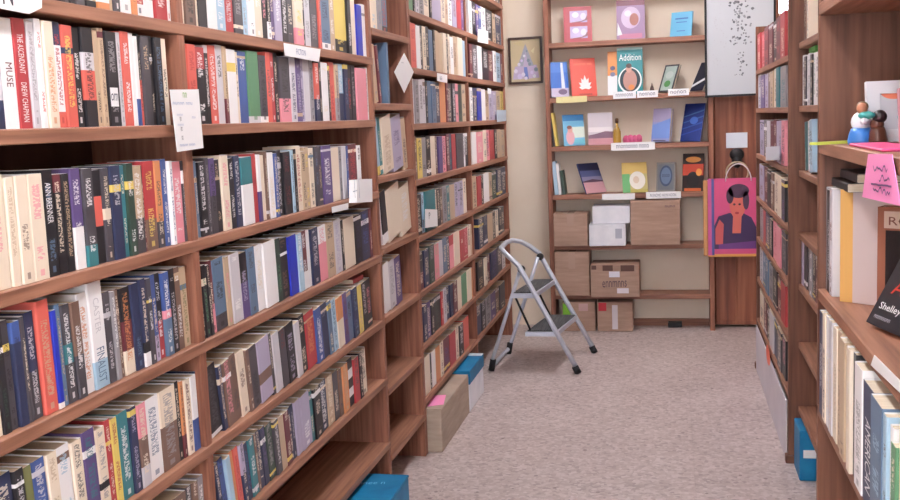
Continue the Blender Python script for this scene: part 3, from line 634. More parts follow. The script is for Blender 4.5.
strip(646, 192, 681, 198, 'white printed shelf label under the grey ornamental book', WHITE, 'NONONO NON NOON')

# golden bottle, pink pouch, dark cone
p = onY(617, 142, 7.53); mb = MB(); mb.lathe([(.026, 0), (.028, .01), (.027, .09), (.017, .115), (.009, .13), (.009, .155)], n=18)
b = mb.build('bottle', mat('golden_glass', (176, 138, 56), .25, .6), loc=(p.x, 7.55, BS[2]), label='golden glass bottle standing between the landscape book and pink pouch', cat='bottle')
mb = MB(); mb.lathe([(.012, .152), (.012, .178), (.008, .186)], n=14); mb.build('cap', mat('brown_cap', (96, 66, 40), .4), b)
p = onY(632.5, 141, 7.53); mb = MB()
for i in range(4):
    mb.blob((-.045+.03*i, 0, .03+.004*(i % 2)), (.024, .03, .034), n=10, m=6)
mb.box((-.06, -.025, 0), (.06, .025, .028), bev=.006)
mb.build('pink_pouch', mat('pink_cloth', (206, 96, 136), .7), loc=(p.x, 7.55, BS[2]), label='small pink lumpy pouch beside the golden bottle', cat='pouch')
p = onY(652, 91, 7.53); mb = MB(); mb.lathe([(.022, 0), (.02, .012), (.002, .075)], n=4); o = mb.build('cone_ornament', mat('dark_stone', (84, 60, 56), .5), loc=(p.x, 7.54, BS[1]), label='small dark pyramid ornament right of the large teal book', cat='ornament')

# framed picture on the cream wall
a = onY(508, 38, 7.69); b_ = onY(543, 83, 7.69); pw, ph = b_.x-a.x, a.z-b_.z
r = empty('framed_picture', (a.x+pw/2, 7.705, b_.z), label='small dark-framed picture of a lilac tree shape on the cream wall', cat='picture')
fm = mat('dark_frame_wood', (70, 48, 42), .4); f_ = .016; mb = MB()
for lo, hi in (((-pw/2, -.02, 0), (-pw/2+f_, 0, ph)), ((pw/2-f_, -.02, 0), (pw/2, 0, ph)), ((-pw/2+f_, -.02, 0), (pw/2-f_, 0, f_)), ((-pw/2+f_, -.02, ph-f_), (pw/2-f_, 0, ph))): mb.box(lo, hi)
mb.build('frame', fm, r)
mb = MB(); mb.box((-pw/2+f_, -.008, f_), (pw/2-f_, -.002, ph-f_), c_((214, 196, 158)))
def A(pts, col, y): mb.face([((x-.5)*pw, y, z*ph) for x, z in pts], c_(col))
A([(.1, .1), (.9, .12), (.82, .4), (.18, .38)], (204, 186, 216), -.0084)
A([(.5, .86), (.26, .38), (.74, .38)], (172, 174, 190), -.0088); A([(.5, .7), (.4, .3), (.6, .3)], (206, 190, 216), -.0092)
A([(.44, .36), (.54, .36), (.58, .1), (.46, .1)], (110, 130, 200), -.0096)
for x, z, s_ in ((.38, .5, .04), (.46, .6, .04), (.58, .5, .05), (.54, .7, .03), (.8, .3, .06), (.75, .16, .05), (.2, .28, .06), (.32, .16, .08), (.42, .2, .06), (.5, .12, .05), (.3, .42, .05), (.68, .24, .05), (.62, .42, .05)):
    A([(x+s_*math.cos(k*PI/4), z+s_*math.sin(k*PI/4)*.8) for k in range(8)], random.choice([(244, 244, 252), (222, 208, 240), (130, 146, 160), (236, 228, 246)]), -.010)
A([(.66, .7), (.78, .78), (.74, .64)], (236, 226, 190), -.009); A([(.14, .88), (.4, .93), (.5, .8), (.3, .82)], (214, 196, 150), -.0086)
mb.build('painted_sheet', COVER, r)

# wooden door, framed scroll, card, hook with ring, tote bag
r = empty('door_1', (1.57, 7.64, 0), kind='structure'); bx('door_leaf', (-.14, -.02, .02), (.3, .02, 2.5), WOOD_DOOR, r, .003)
for k in (0, 1): bx('door_panel', (-.135+.15*k, -.026, .05), (.0+.15*k, -.018, 2.45), WOOD_DOOR, r, .003)
a = onY(703, -10, 7.44); bl = onY(706.5, 97.5, 7.44); x1 = onY(776, 40, 7.44).x; x0 = (a.x+bl.x)/2; zb = bl.z; zt = 2.52; sw, sh = x1-x0, zt-zb
r = empty('framed_scroll', (x0+sw/2, 7.46, zb), label='tall black-edged scroll of grey ink marks hanging above the wooden door', cat='scroll')
mb = MB(); e = .014
for lo, hi in (((-sw/2, -.012, 0), (-sw/2+e, .012, sh)), ((sw/2-e, -.012, 0), (sw/2, .012, sh)), ((-sw/2+e, -.012, 0), (sw/2-e, .012, e)), ((-sw/2+e, -.012, sh-e), (sw/2-e, .012, sh))): mb.box(lo, hi)
mb.build('frame', BLACKM, r)
mb = MB(); mb.box((-sw/2+e, -.004, e), (sw/2-e, .004, sh-e), c_((192, 196, 204)))
rnd = random.Random(5)
def mark(x, z, s_, col, n=7):
    mb.face([((x-.5)*sw+s_*math.cos(2*PI*k/n)*rnd.uniform(.5, 1.2), -.0046-rnd.random()*.0006, z+s_*math.sin(2*PI*k/n)*rnd.uniform(.5, 1.2)) for k in range(n)], c_(col))
for i in range(110): mark(rnd.gauss(.5, .075), rnd.uniform(.34, .78), rnd.uniform(.004, .011), rnd.choice([(110, 112, 120), (140, 142, 150), (90, 92, 102)]))
for i in range(22): mark(rnd.gauss(.52, .035), rnd.uniform(.14, .3), rnd.uniform(.003, .009), rnd.choice([(120, 122, 130), (96, 98, 108)]))
mark(.49, .8, .032, (104, 106, 114), 9)
for i in range(40): mark(rnd.uniform(.12, .32), rnd.uniform(.2, .7), rnd.uniform(.003, .007), (186, 188, 196), 5)
mb.build('paper_sheet', COVER, r)
YD = 7.605
a = onY(726, 133, YD); b_ = onY(747.5, 147.5, YD); mb = MB(); mb.box((0, -.0015, 0), (b_.x-a.x, 0, a.z-b_.z), c_((226, 234, 246))); mb.build('door_sign', COVER, loc=(a.x, YD, b_.z), label='small white card pinned on the wooden door above the bag', cat='card')
h0 = onY(736.5, 150, YD)
r = empty('hanging_tassel_hook', (h0.x, 7.60, h0.z-.09), label='black tassel hook with a metal ring on the wooden door', cat='hook')
mb = MB(); mb.blob((0, -.03, .06), (.05, .022, .045), n=12, m=8); mb.blob((0, -.035, .015), (.034, .02, .05), n=12, m=8); mb.box((-.012, -.012, .02), (.012, .003, .1)); mb.build('tassel', BLACKM, r)
mb = MB(); mb.tube([(.075*math.cos(2*PI*k/24), -.05, -.065+.075*math.sin(2*PI*k/24)) for k in range(24)], .006, 8, closed=True); mb.build('ring', mat('dull_brass', (196, 180, 150), .35, .5, .5), r)
# tote bag
a = onY(707.5, 179, 7.42); b_ = onY(761, 256, 7.42); bw, bh = b_.x-a.x, a.z-b_.z
r = empty('hanging_tote_bag', ((a.x+b_.x)/2, 7.43, b_.z), .0, label='bright pink shiny tote bag with a dark printed portrait, hanging on the door', cat='bag')
mb = MB(); th = .045
mb.box((-bw/2, -th/2, .0), (bw/2, th/2, bh), c_((212, 82, 132)))
mb.face([(-bw/2, -th/2-.0006, 0), (bw/2, -th/2-.0006, 0), (bw/2, -th/2-.0006, .018), (-bw/2, -th/2-.0006, .018)], c_((236, 170, 90)))
def T(pts, col, y): mb.face([((x-.5)*bw, -th/2-y, z*bh) for x, z in pts], c_(col))
def TE(cx, cz, rx, rz, col, y, n=20): T([(cx+rx*math.cos(2*PI*k/n), cz+rz*math.sin(2*PI*k/n)) for k in range(n)], col, y)
T([(0, .02), (.07, .02), (.07, 1), (0, 1)], (200, 90, 150), .0008); T([(.07, .02), (.12, .02), (.12, 1), (.07, 1)], (84, 84, 150), .001)
T([(.12, .1), (.95, .1), (.95, .32), (.82, .5), (.66, .56), (.4, .56), (.2, .52), (.12, .4)], (62, 40, 84), .0012)
T([(.14, .16), (.28, .16), (.3, .42), (.22, .48), (.14, .36)], (206, 92, 92), .0016)
T([(.46, .3), (.62, .3), (.64, .56), (.48, .58)], (214, 110, 96), .0018)
TE(.56, .66, .15, .17, (216, 108, 96), .0022); TE(.58, .84, .2, .09, (80, 50, 76), .0026); TE(.42, .78, .07, .1, (80, 50, 76), .0026); TE(.72, .72, .06, .12, (80, 50, 76), .0026)
TE(.5, .67, .025, .014, (60, 30, 40), .003, 10); TE(.6, .67, .025, .014, (60, 30, 40), .003, 10); TE(.55, .56, .04, .014, (170, 50, 60), .003, 10)
T([(.2, .1), (.9, .1), (.9, .2), (.2, .16)], (110, 60, 130), .0024)
mb.build('bag_body', mat('unused', (1, 1, 1)) if False else COVER, r)
bx('side_gusset', (-bw/2-.03, -th/2+.004, .006), (-bw/2, th/2-.004, bh-.01), mat('ochre_gusset', (206, 150, 96), .4), r, .004)
hx = h0.x-(a.x+b_.x)/2
mb = MB(); mb.tube([(hx+.085*math.cos(PI*k/14), -.02, bh-.02+.12*math.sin(PI*k/14)) for k in range(15)], .004, 8); mb.build('handle', mat('clear_plastic_handle', (226, 214, 220), .25), r)

# ------------------------------------------------------------------ boxes at the end wall
def carton(name, lo, hi, m, label, tape=True, top_seam=True, group='cardboard boxes on the end wall shelves', marks=None, cat='box'):
    r = empty(name, ((lo[0]+hi[0])/2, (lo[1]+hi[1])/2, lo[2]), label=label, cat=cat, group=group); w, d, h = hi[0]-lo[0], hi[1]-lo[1], hi[2]-lo[2]
    mb = MB(); mb.box((-w/2, -d/2, 0), (w/2, d/2, h-.004), bev=.004); mb.build('box_body', m, r)
    mb = MB(); mb.box((-w/2+.001, -d/2+.001, h-.004), (-.001, d/2-.001, h)); mb.build('top_flap', m, r)
    mb = MB(); mb.box((.001, -d/2+.001, h-.004), (w/2-.001, d/2-.001, h)); mb.build('top_flap', m, r)
    if tape:
        mb = MB(); tw = .024; mb.box((-tw, -d/2-.001, h*.62), (tw, -d/2, h)); mb.box((-tw, -d/2-.001, h), (tw, d/2, h+.001)); mb.build('packing_tape', TAPE, r)
    if isinstance(marks, list):
        for a_ in marks:
            mb = MB()
            if a_[0] == 'text': mb.text(a_[1], (a_[2]*w, -d/2-.002, a_[3]*h), (1, 0, a_[6]), (0, 0, 1), w=a_[4]*w, h=a_[5]*h, col=c_((84, 62, 76)))
            else: fr(mb, w, d, h, *a_)
            mb.build('lettering' if a_[0] == 'text' else 'sticker' if sum(a_[4]) > 300 else 'dark_patch', COVER, r)
    elif marks:
        mb = MB(); marks(mb, w, d, h); mb.build('print', COVER, r, label=None)
    return r
YE = 7.45
def bxy(x0, y0, x1, y1, Y=YE):
    a = onY(x0, y0, Y); b = onY(x1, y1, Y); return a.x, b.x, b.z, a.z
def fr(mb, w, d, h, x0, z0, x1, z1, col, e=.0016): mb.face([((x0-.5)*w, -d/2-e, z0*h), ((x1-.5)*w, -d/2-e, z0*h), ((x1-.5)*w, -d/2-e, z1*h), ((x0-.5)*w, -d/2-e, z1*h)], c_(col))
X0, X1, z0, z1 = bxy(551.5, 214, 588, 246)
carton('cardboard_box', (.302, YE, BS[4]+.001), (X1, 7.68, z1), CARDB, 'brown taped cardboard box left of the stacked white boxes')
X0, X1, _, _ = bxy(589, 224, 626, 246)
wm = [(.72, .35, .9, .8, (188, 192, 206))]
carton('white_box', (X0, YE-.02, BS[4]+.001), (X1, 7.66, BS[4]+.155), WHITEBOX, 'lower white cardboard box in the stack of two', marks=wm, tape=False, group='white boxes on the end wall shelf')
X0, X1, _, _ = bxy(592, 207, 630, 224)
carton('white_box', (X0, YE+.01, BS[4]+.157), (X1, 7.68, BS[4]+.282), WHITEBOX, 'upper white cardboard box in the stack of two', tape=False, group='white boxes on the end wall shelf')
X0, X1, _, z1 = bxy(630, 200, 680.5, 245)
bm = [('text', 'nuno', .2, .84, .2, .05, .0)]
carton('cardboard_box', (X0, YE-.01, BS[4]+.001), (X1, 7.68, .94), CARDB, 'largest plain cardboard box, right of the white boxes', tape=False, marks=bm)
X0, X1, _, z1 = bxy(553.5, 252, 590, 296)
carton('cardboard_box', (.302, YE, BS[5]+.001), (X1, 7.68, z1-.002), CARDB, 'tall brown cardboard box behind the step ladder, middle tier')
X0, X1, _, z1 = bxy(591, 264, 640, 299)
pm = [(.38, .62, .6, .8, (226, 224, 236)), (.54, .12, .78, .28, (222, 214, 222)), (.02, .86, .12, .99, (90, 60, 50)), (.62, .8, .9, .99, (96, 64, 54)), (.25, .82, .46, .99, (96, 64, 54)), ('text', 'ennmnns', -.26, .3, .5, .2, .03)]
carton('cardboard_box', (X0, YE-.06, BS[5]+.001), (X1, 7.66, z1), CARDB, 'printed cardboard box with dark lettering and white stickers, middle tier', tape=False, marks=pm)
X0, X1, _, _ = bxy(562, 303, 596, 330, 7.46)
gm = [(.02, .45, .24, .95, (120, 186, 50)), (.5, .7, .78, .95, (196, 160, 160))]
carton('cardboard_box', (X0, 7.46, .002), (X1-.002, 7.66, .215), CARDB, 'floor cardboard box with a green sticker beneath the tall box', tape=False, marks=gm)
X0, X1, _, _ = bxy(597, 303, 633, 331, 7.45)
rm = [(.04, .7, .26, .98, (196, 40, 56)), (.42, .08, .58, .9, (206, 198, 204))]
carton('cardboard_box', (X0, 7.45, .002), (X1, 7.66, .217), CARDB, 'floor cardboard box with a red sticker and clear tape', tape=False, marks=rm)
p = onY(675, 321, 7.64); bx('power_adapter', (p.x-.05, 7.60, .001), (p.x+.05, 7.66, .04), BLACKM, bev=.005, label='small black plastic block on the floor under the end wall shelves', cat='adapter')

# ------------------------------------------------------------------ step ladder
YN, YFa = 6.21, 6.77
r = empty('step_ladder', (.3, (YN+YFa)/2, 0), label='aluminium two-step folding ladder standing open by the far left bookcase', cat='step ladder')
V = lambda x, y, z: (x-.3, y-(YN+YFa)/2, z)
rt = .0155
mb = MB(); pts = [V(.566, YN, .02), V(.395, YN, .342), V(.225, YN, .664), V(.17, YN+.004, .715), V(.132, YN+.03, .745), V(.105, YN+.09, .762)]
far = [V(.098, YFa-.2, .765), V(.12, YFa-.1, .765), V(.165, YFa-.03, .748), V(.222, YFa-.006, .712), V(.278, YFa, .668), V(.45, YFa, .345), V(.626, YFa, .02)]
mb.tube(pts+far, rt, 12); mb.build('front_frame', ALU, r)
mb = MB(); mb.tube([V(.232, YN+.035, .645), V(.13, YN+.035, .345), V(.03, YN+.035, .05), V(.026, YN+.06, .03), V(.03, YN+.1, .022), V(.045, YFa-.12, .022), V(.06, YFa-.07, .03), V(.075, YFa-.035, .06), V(.18, YFa-.035, .36), V(.275, YFa-.035, .645)], .0125, 10); mb.build('rear_frame', ALU, r)
def step(z, xa, xb, ya, yb, xfar):
    mb = MB(); mb.prism([V(xa, ya, z-.03), V(xb, ya, z-.03), V(xb+xfar, yb, z-.03), V(xa+xfar, yb, z-.03)], (0, 0, .028)); s_ = mb.build('step', ALU, r)
    mb = MB(); mb.prism([V(xa+.012, ya+.012, z-.001), V(xb-.012, ya+.012, z-.001), V(xb+xfar-.012, yb-.012, z-.001), V(xa+xfar+.012, yb-.012, z-.001)], (0, 0, .006)); mb.build('tread', TREAD, s_)
step(.492, .17, .318, YN+.012, YFa-.012, .065); step(.255, .25, .445, YN+.012, YFa-.012, .075)
for x, y, xt in ((.566, YN, .552), (.626, YFa, .612)):
    mb = MB(); mb.tube([V(x+.003, y, .002), V(xt-.004, y, .045)], .021, 12); mb.build('rubber_foot', RUBBER, r)
for x, y in ((.03, YN+.035), (.064, YFa-.05)):
    mb = MB(); mb.tube([V(x-.002, y, .004), V(x+.012, y, .075)], .019, 12); mb.build('rubber_foot', RUBBER, r)
for x, y, z in ((.238, YN+.018, .64), (.288, YFa-.018, .645)):
    mb = MB(); mb.blob(V(x, y, z), .024, n=10, m=8); mb.build('hinge', BLACKM, r)
mb = MB(); mb.tube([V(.185, YN+.04, .48), V(.285, YN+.04, .245)], .007, 8); mb.build('folding_brace', BLACKM, r)
mb = MB(); mb.tube([V(.245, YFa-.04, .48), V(.35, YFa-.04, .245)], .007, 8); mb.build('folding_brace', BLACKM, r)

# ------------------------------------------------------------------ boxes on the floor at the left
def sig(mb, body, o, right, up, w, h): mb.text(body, o, right, up, w=w, h=h, col=c_((150, 206, 236)))
r = empty('blue_box', (-.03, 3.5, 0), label='bright blue cardboard box on the floor under the long bookcase', cat='box')
bx('box_body', (-.17, -.26, .001), (.165, .255, .196), BLUEBOX, r, .004)
mb = MB(); mb.box((-.172, -.262, .196), (.167, .257, .206), bev=.003); mb.build('lid', BLUEBOX, r)
mb = MB(); sig(mb, 'nnee n', (.0, .13, .2068), (1, .15, 0), (-.1, 1, 0), .1, .022); mb.build('lettering', COVER, r)
mb = MB(); mb.face([(-.1, -.16, .2066), (-.04, -.16, .2066), (-.03, -.13, .2066), (-.09, -.13, .2066)], c_((170, 190, 210))); mb.build('sticker', COVER, r)
mb = MB(); sig(mb, 'Gbeee', (.1677, -.05, .1), (0, 1, 0), (0, 0, 1), .2, .05); mb.build('lettering', COVER, r)
r = empty('cardboard_box', (-.03, 5.0, 0), label='grey-brown cardboard box with a pink note, on the floor by the bookcase', cat='box')
bx('box_body', (-.15, -.35, .001), (.098, .32, .206), CARDB2, r, .004)
bx('top_flap', (-.149, -.349, .206), (.097, -.002, .21), CARDB2, r); bx('top_flap', (-.149, .002, .206), (.097, .319, .21), CARDB2, r)
q = [onZ(427, 406.5, .211), onZ(443.5, 404.5, .211), onZ(446, 395, .211), onZ(433, 395.5, .211)]; mb = MB(); mb.prism([(p.x, p.y, .2106) for p in q], (0, 0, .001)); mb.build('sticky_note', PINKM, label='pink paper note lying on the grey-brown cardboard box', cat='note')
r = empty('storage_carton', (-.03, 5.55, 0), label='white carton with a teal blue lid behind the box with pink note', cat='box')
bx('carton_body', (-.13, -.215, .001), (.1, .2, .16), WHITEBOX, r, .004); bx('lid', (-.134, -.22, .15), (.104, .205, .225), BLUEBOX, r, .004)
mb = MB(); mb.box((-.1, .14, .225), (.104, .2, .227), c_((206, 220, 232))); mb.build('lid_label', COVER, r)

# ------------------------------------------------------------------ right side floor and shelf things
r = empty('blue_box', (X2+.085, 4.51, 0), label='blue box with a white sticker at the foot of the right bookcase', cat='box')
bx('box_body', (-.105, -.1, .001), (.1, .1, .215), BLUEBOX, r, .004); mb = MB(); mb.face([(-.09, -.1008, .1), (0, -.1008, .1), (0, -.1008, .135), (-.09, -.1008, .135)], WHITE); mb.build('sticker', COVER, r)
mb = MB(); mb.box((-.007, 4.69-5.5375, .003), (-.001, 6.37-5.5375, .27)); k_ = mb.build('kick_board', noise_mat('lilac_white_board', [(.3, (210, 204, 214)), (.7, (226, 220, 228))], (1, 1, 1), 3, 4, .5), R1)
mb = MB(); p = onX(768, 355, RX-.008)-Vector((RX, 5.5375, 0)); mb.face([p+Vector((0, .12*math.cos(2*PI*i/14), .05*math.sin(2*PI*i/14))) for i in range(14)], c_((250, 110, 80))); mb.build('orange_sticker', COVER, k_)
def xcard(pts, X, th, label, name='notice_card', cat='card', col=WHITE, txt=(), side=1, group=None, xs=None):
    q = [onX(x, y, X if xs is None else xs[i]) for i, (x, y) in enumerate(pts)]; mb = MB(); mb.prism(q, (side*th, 0, 0), col)
    for body, px, py, w, h, c in txt:
        o = onX(px, py, X+side*th*1.3)
        if w < 0: w = -w; o = o-Vector((0, side*w, 0))
        mb.text(body, o, (0, side, 0), (0, 0, 1), w=w, h=h, col=c_(c))
    return mb.build(name, COVER, label=label, cat=cat, group=group)
xcard([(-30, -10), (41, -8), (41, 8), (28.5, 14), (-30, 3)], .012, .002, 'large white hanging sign ending in bold letters on the highest near shelf', 'shelf_sign', 'sign', txt=[('FICTION', 13.5, 6, -.17, .05, (60, 60, 70))])
xcard([(283.5, 43), (320, 49.3), (318.5, 62), (284.6, 55.5)], .008, .002, 'white sign with faint letters on the shelf edge above red paperbacks', 'shelf_sign', 'sign', txt=[('FICTION', 296.5, 54.5, .085, .018, (120, 130, 165))])
xcard([(169.5, 89.7), (198, 89.3), (203, 148), (177, 152)], .016, .0015, 'tall white leaflet with tiny print hanging on the divider', 'hanging_leaflet', 'leaflet',
      txt=[('nunnn nnu', 173, 104.5, .10, .006, (160, 176, 210)), ('nn', 180, 121, .008, .01, (60, 60, 80)), ('nn', 181, 131, .008, .01, (60, 60, 80)), ('nn', 182, 140, .008, .01, (60, 60, 80)), ('nnnnn', 177, 116, .03, .005, (180, 190, 216)), ('nnnnn', 178, 126, .03, .005, (180, 190, 216)), ('nnnn', 192, 118.5, .02, .005, (180, 190, 216)), ('nn', 183, 97.5, .02, .012, (120, 170, 60)), ('nnnnn nnnn', 180, 146.5, .08, .005, (150, 170, 210))])
xcard([(404, 53), (413.5, 72), (404, 93), (394, 72)], .006, .0015, 'white square note turned on its corner, stuck to the bookcase upright', 'paper_note', 'note', txt=[('nnn', 401.5, 63, .035, .005, (150, 150, 170))])
r = xcard([(349, 180), (364.5, 179), (365, 202), (349, 203)], .004, .03, 'small white card holder on the second bay shelf edge', 'card_holder', 'holder', txt=[('l', 355, 198, .004, .07, (170, 180, 200)), ('l', 359.5, 198, .004, .07, (170, 180, 200)), ('-', 353, 192, .05, .003, (170, 180, 200))])
xcard([(331.5, 207), (348, 203), (348, 209), (332, 213)], .006, .0015, 'small white shelf label below the card holder', 'shelf_label', 'label')
gl_ = 'labels on the far left bookcase shelves'
xcard([(437, 73), (447, 75), (447, 83), (437, 81)], .006, .0015, 'white label on the far bookcase shelf edge under cream books', 'shelf_label', 'label', txt=[('ii', 440, 80, .05, .02, (120, 120, 140))], group=gl_)
xcard([(478, 29), (488, 31), (488, 44), (477.5, 42)], .006, .0015, 'white card on far bookcase shelf, in front of purple books', 'notice_card', 'card', group=gl_)
xcard([(497, 110), (506, 110), (506, 121), (497, 122)], .006, .0015, 'pale card at the far bookcase end near the framed picture', 'notice_card', 'card', group=gl_, col=c_((200, 218, 236)))
xcard([(425, 209), (437, 209.5), (437.5, 226), (425, 228)], .008, .0015, 'white card with one dark mark below the teal book', 'notice_card', 'card', txt=[('P', 429, 219, .03, .03, (60, 60, 70))], group=gl_)
xcard([(487.5, 88), (491, 89), (491, 94), (487.5, 93.5)], .006, .0015, 'tiny white round tag on far bookcase shelf edge', 'price_tag', 'tag', group=gl_)
xcard([(766, 147), (779.5, 146), (779.5, 160), (766, 160.5)], RX-.012, .0015, 'white card on the third shelf of the far right bookcase', 'notice_card', 'card', side=-1, col=c_((214, 220, 230)))
xcard([(875, 355), (901, 381), (901, 393), (871.5, 365)], X3-.003, .0015, 'white printed label on the lower shelf edge of the nearest right bookcase', 'shelf_label', 'label', side=-1)
xcard([(869, 154), (892.5, 154), (901.5, 206), (863, 197)], X3-.006, .0015, 'bright pink handwritten paper tag hanging from the figurine shelf', 'hanging_paper_tag', 'tag', side=-1, col=c_((250, 150, 206)),
      txt=[])
# handwriting on the tag
mb = MB(); to = bpy.data.objects['hanging_paper_tag']
def scrawl(px, py, n, dxp, amp, slope, seed):
    rr = random.Random(seed); pts = [onX(px+i*dxp, py+slope*i*dxp+amp*(rr.random()-.5)*2, X3-.0095) for i in range(n)]
    for i in range(n-1):
        a, b = pts[i], pts[i+1]; up = Vector((0, 0, .0016)); mb.face([a-up, b-up, b+up, a+up], c_((96, 60, 110)))
scrawl(873, 168, 12, 1.3, 3.5, .12, 1); scrawl(879, 178, 9, 1.3, 3.2, .12, 2); scrawl(871, 184, 18, 1.2, .3, .12, 4); scrawl(873, 190, 14, 1.3, 3.5, .14, 3)
mb.build('handwriting', COVER, to)

# figurine of two hugging people on its pink base, ruler, frames, booklet
r = empty('figurine', (X3+.06, 2.43, 1.4632), -.5, label='small ceramic figurine of a blue and white couple on the shelf', cat='figurine')
CB = mat('blue_glaze', (66, 128, 206), .3); CW = mat('white_glaze', (226, 228, 232), .3); CBR = mat('brown_glaze', (92, 56, 44), .35); CT = mat('teal_glaze', (60, 146, 140), .3); CSK = mat('skin_glaze', (186, 128, 100), .4)
mb = MB(); mb.lathe([(.034, 0), (.036, .012), (.032, .032), (.026, .048)], (-.02, 0, 0), 16); mb.build('blue_skirt', CB, r)
mb = MB(); mb.blob((-.02, 0, .066), (.028, .024, .03)); mb.blob((.0, -.016, .068), (.012, .03, .012)); mb.build('white_shirt', CW, r)
mb = MB(); mb.blob((-.014, -.004, .105), (.016, .016, .018)); mb.build('head', CSK, r); mb = MB(); mb.blob((-.016, .004, .111), (.0175, .016, .016)); mb.build('hair', mat('dark_blond_glaze', (120, 98, 70), .4), r)
mb = MB(); mb.lathe([(.026, 0), (.028, .012), (.022, .04), (.018, .05)], (.03, 0, 0), 14); mb.blob((.028, 0, .058), (.02, .02, .02)); mb.build('brown_robe', CBR, r)
mb = MB(); mb.blob((.004, -.018, .085), (.026, .014, .012)); mb.build('teal_scarf', CT, r)
mb = MB(); mb.blob((.036, -.002, .08), (.021, .02, .02)); mb.build('dark_head', mat('black_glaze', (44, 34, 36), .35), r)
bx('pink_booklet', (X3+.015, 2.02, 1.4632), (X3+.09, 2.38, 1.469), mat('hot_pink_card', (238, 92, 150), .5), bev=.002, label='hot pink booklet lying on the shelf beside the figurine', cat='booklet')
q = [onZ(813.5, 144.5, 1.466), onZ(846, 139, 1.466)]
mb = MB(); d_ = Vector((.5, .0, 0)).normalized(); mb.prism([(1.462, 2.475, 1.4634), (1.585, 2.555, 1.4634), (1.572, 2.578, 1.4634), (1.449, 2.498, 1.4634)], (0, 0, .006)); mb.build('ruler', mat('lime_plastic', (206, 220, 96), .35), label='lime yellow ruler jutting over the figurine shelf edge', cat='ruler')
def frame_thing(name, loc, w, h, yaw, lean, frame_c, in_c, label, art=None, cat='picture frame'):
    r = empty(name, loc, yaw, label=label, cat=cat); r.rotation_euler = (-lean, 0, yaw); e = w*.14; mb = MB()
    for lo, hi in (((-w/2, 0, 0), (-w/2+e, .014, h)), ((w/2-e, 0, 0), (w/2, .014, h)), ((-w/2+e, 0, 0), (w/2-e, .014, e)), ((-w/2+e, 0, h-e), (w/2-e, .014, h))): mb.box(lo, hi)
    mb.build('frame', mat(name+'_frame', frame_c, .35), r)
    mb = MB(); mb.box((-w/2+e, .004, e), (w/2-e, .01, h-e), c_(in_c))
    if art: art(mb, w, h)
    mb.build('picture', COVER, r)
def fa(mb, w, h): ell(mb, w, h, .3, .8, .14, .1, c_((240, 140, 110)), .0034); ell(mb, w, h, .5, .4, .18, .16, c_((150, 200, 200)), .0032)
frame_thing('picture_frame', (X3+.165, 2.46, 1.4662), .2, .135, .1, .15, (226, 226, 232), (206, 206, 214), 'white picture frame with orange spot behind the figurine', fa)
frame_thing('picture_frame', (X3+.155, 2.24, 1.4662), .13, .115, .1, .15, (206, 150, 160), (200, 176, 172), 'pinkish picture frame in front of the white one')
bx('navy_box', (X3+.03, 1.80, 1.4634), (X3+.1, 1.87, 1.535), mat('navy_card', (40, 46, 84), .5), bev=.004, label='small navy box at the near end of the figurine shelf', cat='box')

# big pale book, framed-cover book, black tilted book, flat black books
def pale(mb, w, h):
    rect(mb, w, h, 0, 0, .16, 1, c_((214, 166, 98))); word(mb, w, h, 'MY', .5, .8, .78, .86, c_((140, 120, 130))); word(mb, w, h, 'non', .55, .12, .78, .15, c_((150, 130, 130)))
p0 = onZ(836, 300, 1.093); sc_ = F/2.56
cover_book('hardcover_book', (1.60, 2.485, 1.0945), .2, .262, .045, -.7, .0, (198, 180, 178), pale, 'tall pale hardcover with a yellow spine facing out under the pink tag', spine=(232, 186, 104), group='hardcovers beside the pale book')
def roma(mb, w, h):
    rect(mb, w, h, 0, 0, 1, 1, c_((150, 92, 72))); rect(mb, w, h, .08, .8, 1, .96, c_((206, 180, 166)), -.0008); word(mb, w, h, 'ROMAN', .14, .83, .85, .91, c_((120, 70, 60))); rect(mb, w, h, .1, .03, 1, .78, c_((30, 20, 24)), -.0008); rect(mb, w, h, .1, .03, 1, .2, c_((196, 50, 40)), -.001); ell(mb, w, h, .6, .4, .3, .14, c_((64, 30, 28)), -.001); ell(mb, w, h, .35, .26, .14, .06, c_((130, 50, 36)), -.0011)
cover_book('hardcover_book', (1.657, 2.375, 1.0945), .18, .232, .035, -.6, .0, (140, 84, 66), roma, 'brown-framed hardcover with a dark cover in front of the pale one', group='hardcovers beside the pale book')
def blk(mb, w, h):
    word(mb, w, h, 'A B', .2, .3, .8, .43, c_((196, 56, 40))); word(mb, w, h, 'B', .4, .5, .58, .62, c_((196, 56, 40))); word(mb, w, h, 'Shelley', .12, .13, .62, .21, WHITE); word(mb, w, h, 'nonnoonn', .12, .06, .5, .09, c_((190, 190, 200))); poly(mb, w, h, [(.6, .9), (.7, .78), (.86, .8), (.84, .98)], c_((200, 210, 230)))
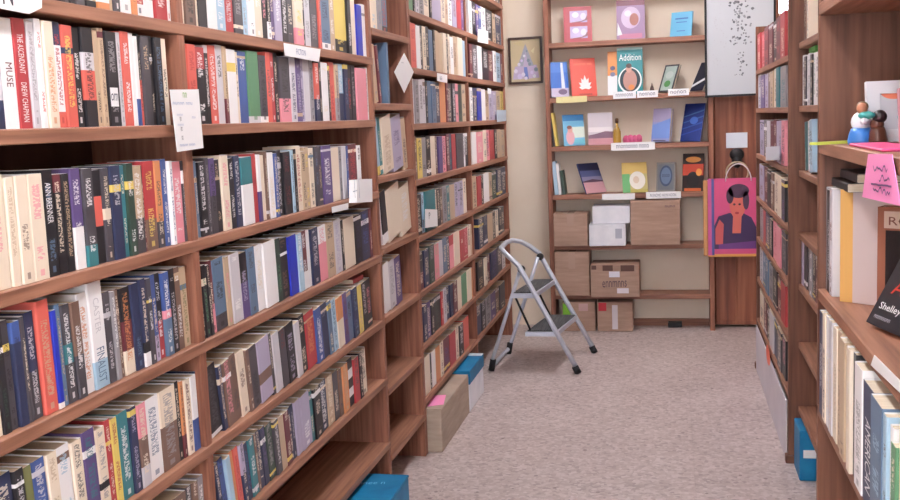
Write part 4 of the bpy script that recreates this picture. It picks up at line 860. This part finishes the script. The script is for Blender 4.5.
cover_book('hardcover_book', (1.553, 2.165, 1.105), .18, .24, .022, -1.32, .5, (26, 24, 32), blk, 'black hardcover with red and white lettering, tilted in front', roll=0, group='hardcovers beside the pale book')
for i, (zz, xx, c) in enumerate(((.2585, .0, (30, 28, 34)), (.279, .02, (84, 78, 82)))):
    b = cover_mb(.02, .24, .17, [(0, 'k' if i == 0 else 'd')], '-').build('hardcover_book', COVER, label=('black' if i == 0 else 'grey')+' hardcover lying flat on the dark upright books beside the pale one', cat='book', group='hardcovers beside the pale book')
    b.matrix_world = Matrix.Translation((X3+.03+xx, 2.735, 1.093+zz+.012)) @ Matrix.Rotation(PI, 4, 'Z') @ Matrix.Rotation(-PI/2, 4, 'X'); pages_mb(.02, .24, .17).build('pages', PAGES, b)

bpy.data.objects['figurine'].scale = (.74, .74, .74)
# ------------------------------------------------------------------ ceiling lamps and daylight
def lamp(y, x=.95, power=40):
    r = empty('ceiling_light', (x, y, ZC), label='long white twin-tube fluorescent fitting on the ceiling', cat='ceiling light', group='fluorescent ceiling fittings')
    bx('housing', (-.12, -.62, -.06), (.12, .62, -.001), mat('lamp_housing', (236, 236, 238), .5), r, .004)
    m = bpy.data.materials.new('lit_tube'); m.use_nodes = True; b = bsdf(m); b.inputs['Emission Color'].default_value = (.985, .965, 1, 1); b.inputs['Emission Strength'].default_value = power
    for s_ in (-.055, .055):
        mb = MB(); mb.tube([(s_, -.58, -.08), (s_, .58, -.08)], .014, 10); mb.build('tube', m, r)
for y, pw_ in ((.9, 92), (3.2, 54), (6.2, 84)): lamp(y, .8, power=pw_)
W = bpy.data.worlds.new('sky'); scene.world = W; W.use_nodes = True
W.node_tree.nodes['Background'].inputs[0].default_value = (.84, .9, 1, 1); W.node_tree.nodes['Background'].inputs[1].default_value = 9
scene.view_settings.view_transform = 'Standard'; scene.view_settings.look = 'None'; scene.view_settings.gamma = 1; scene.view_settings.use_curve_mapping = False
scene.view_settings.exposure = 0.5
scene.cycles.max_bounces = 8; scene.cycles.use_denoising = True
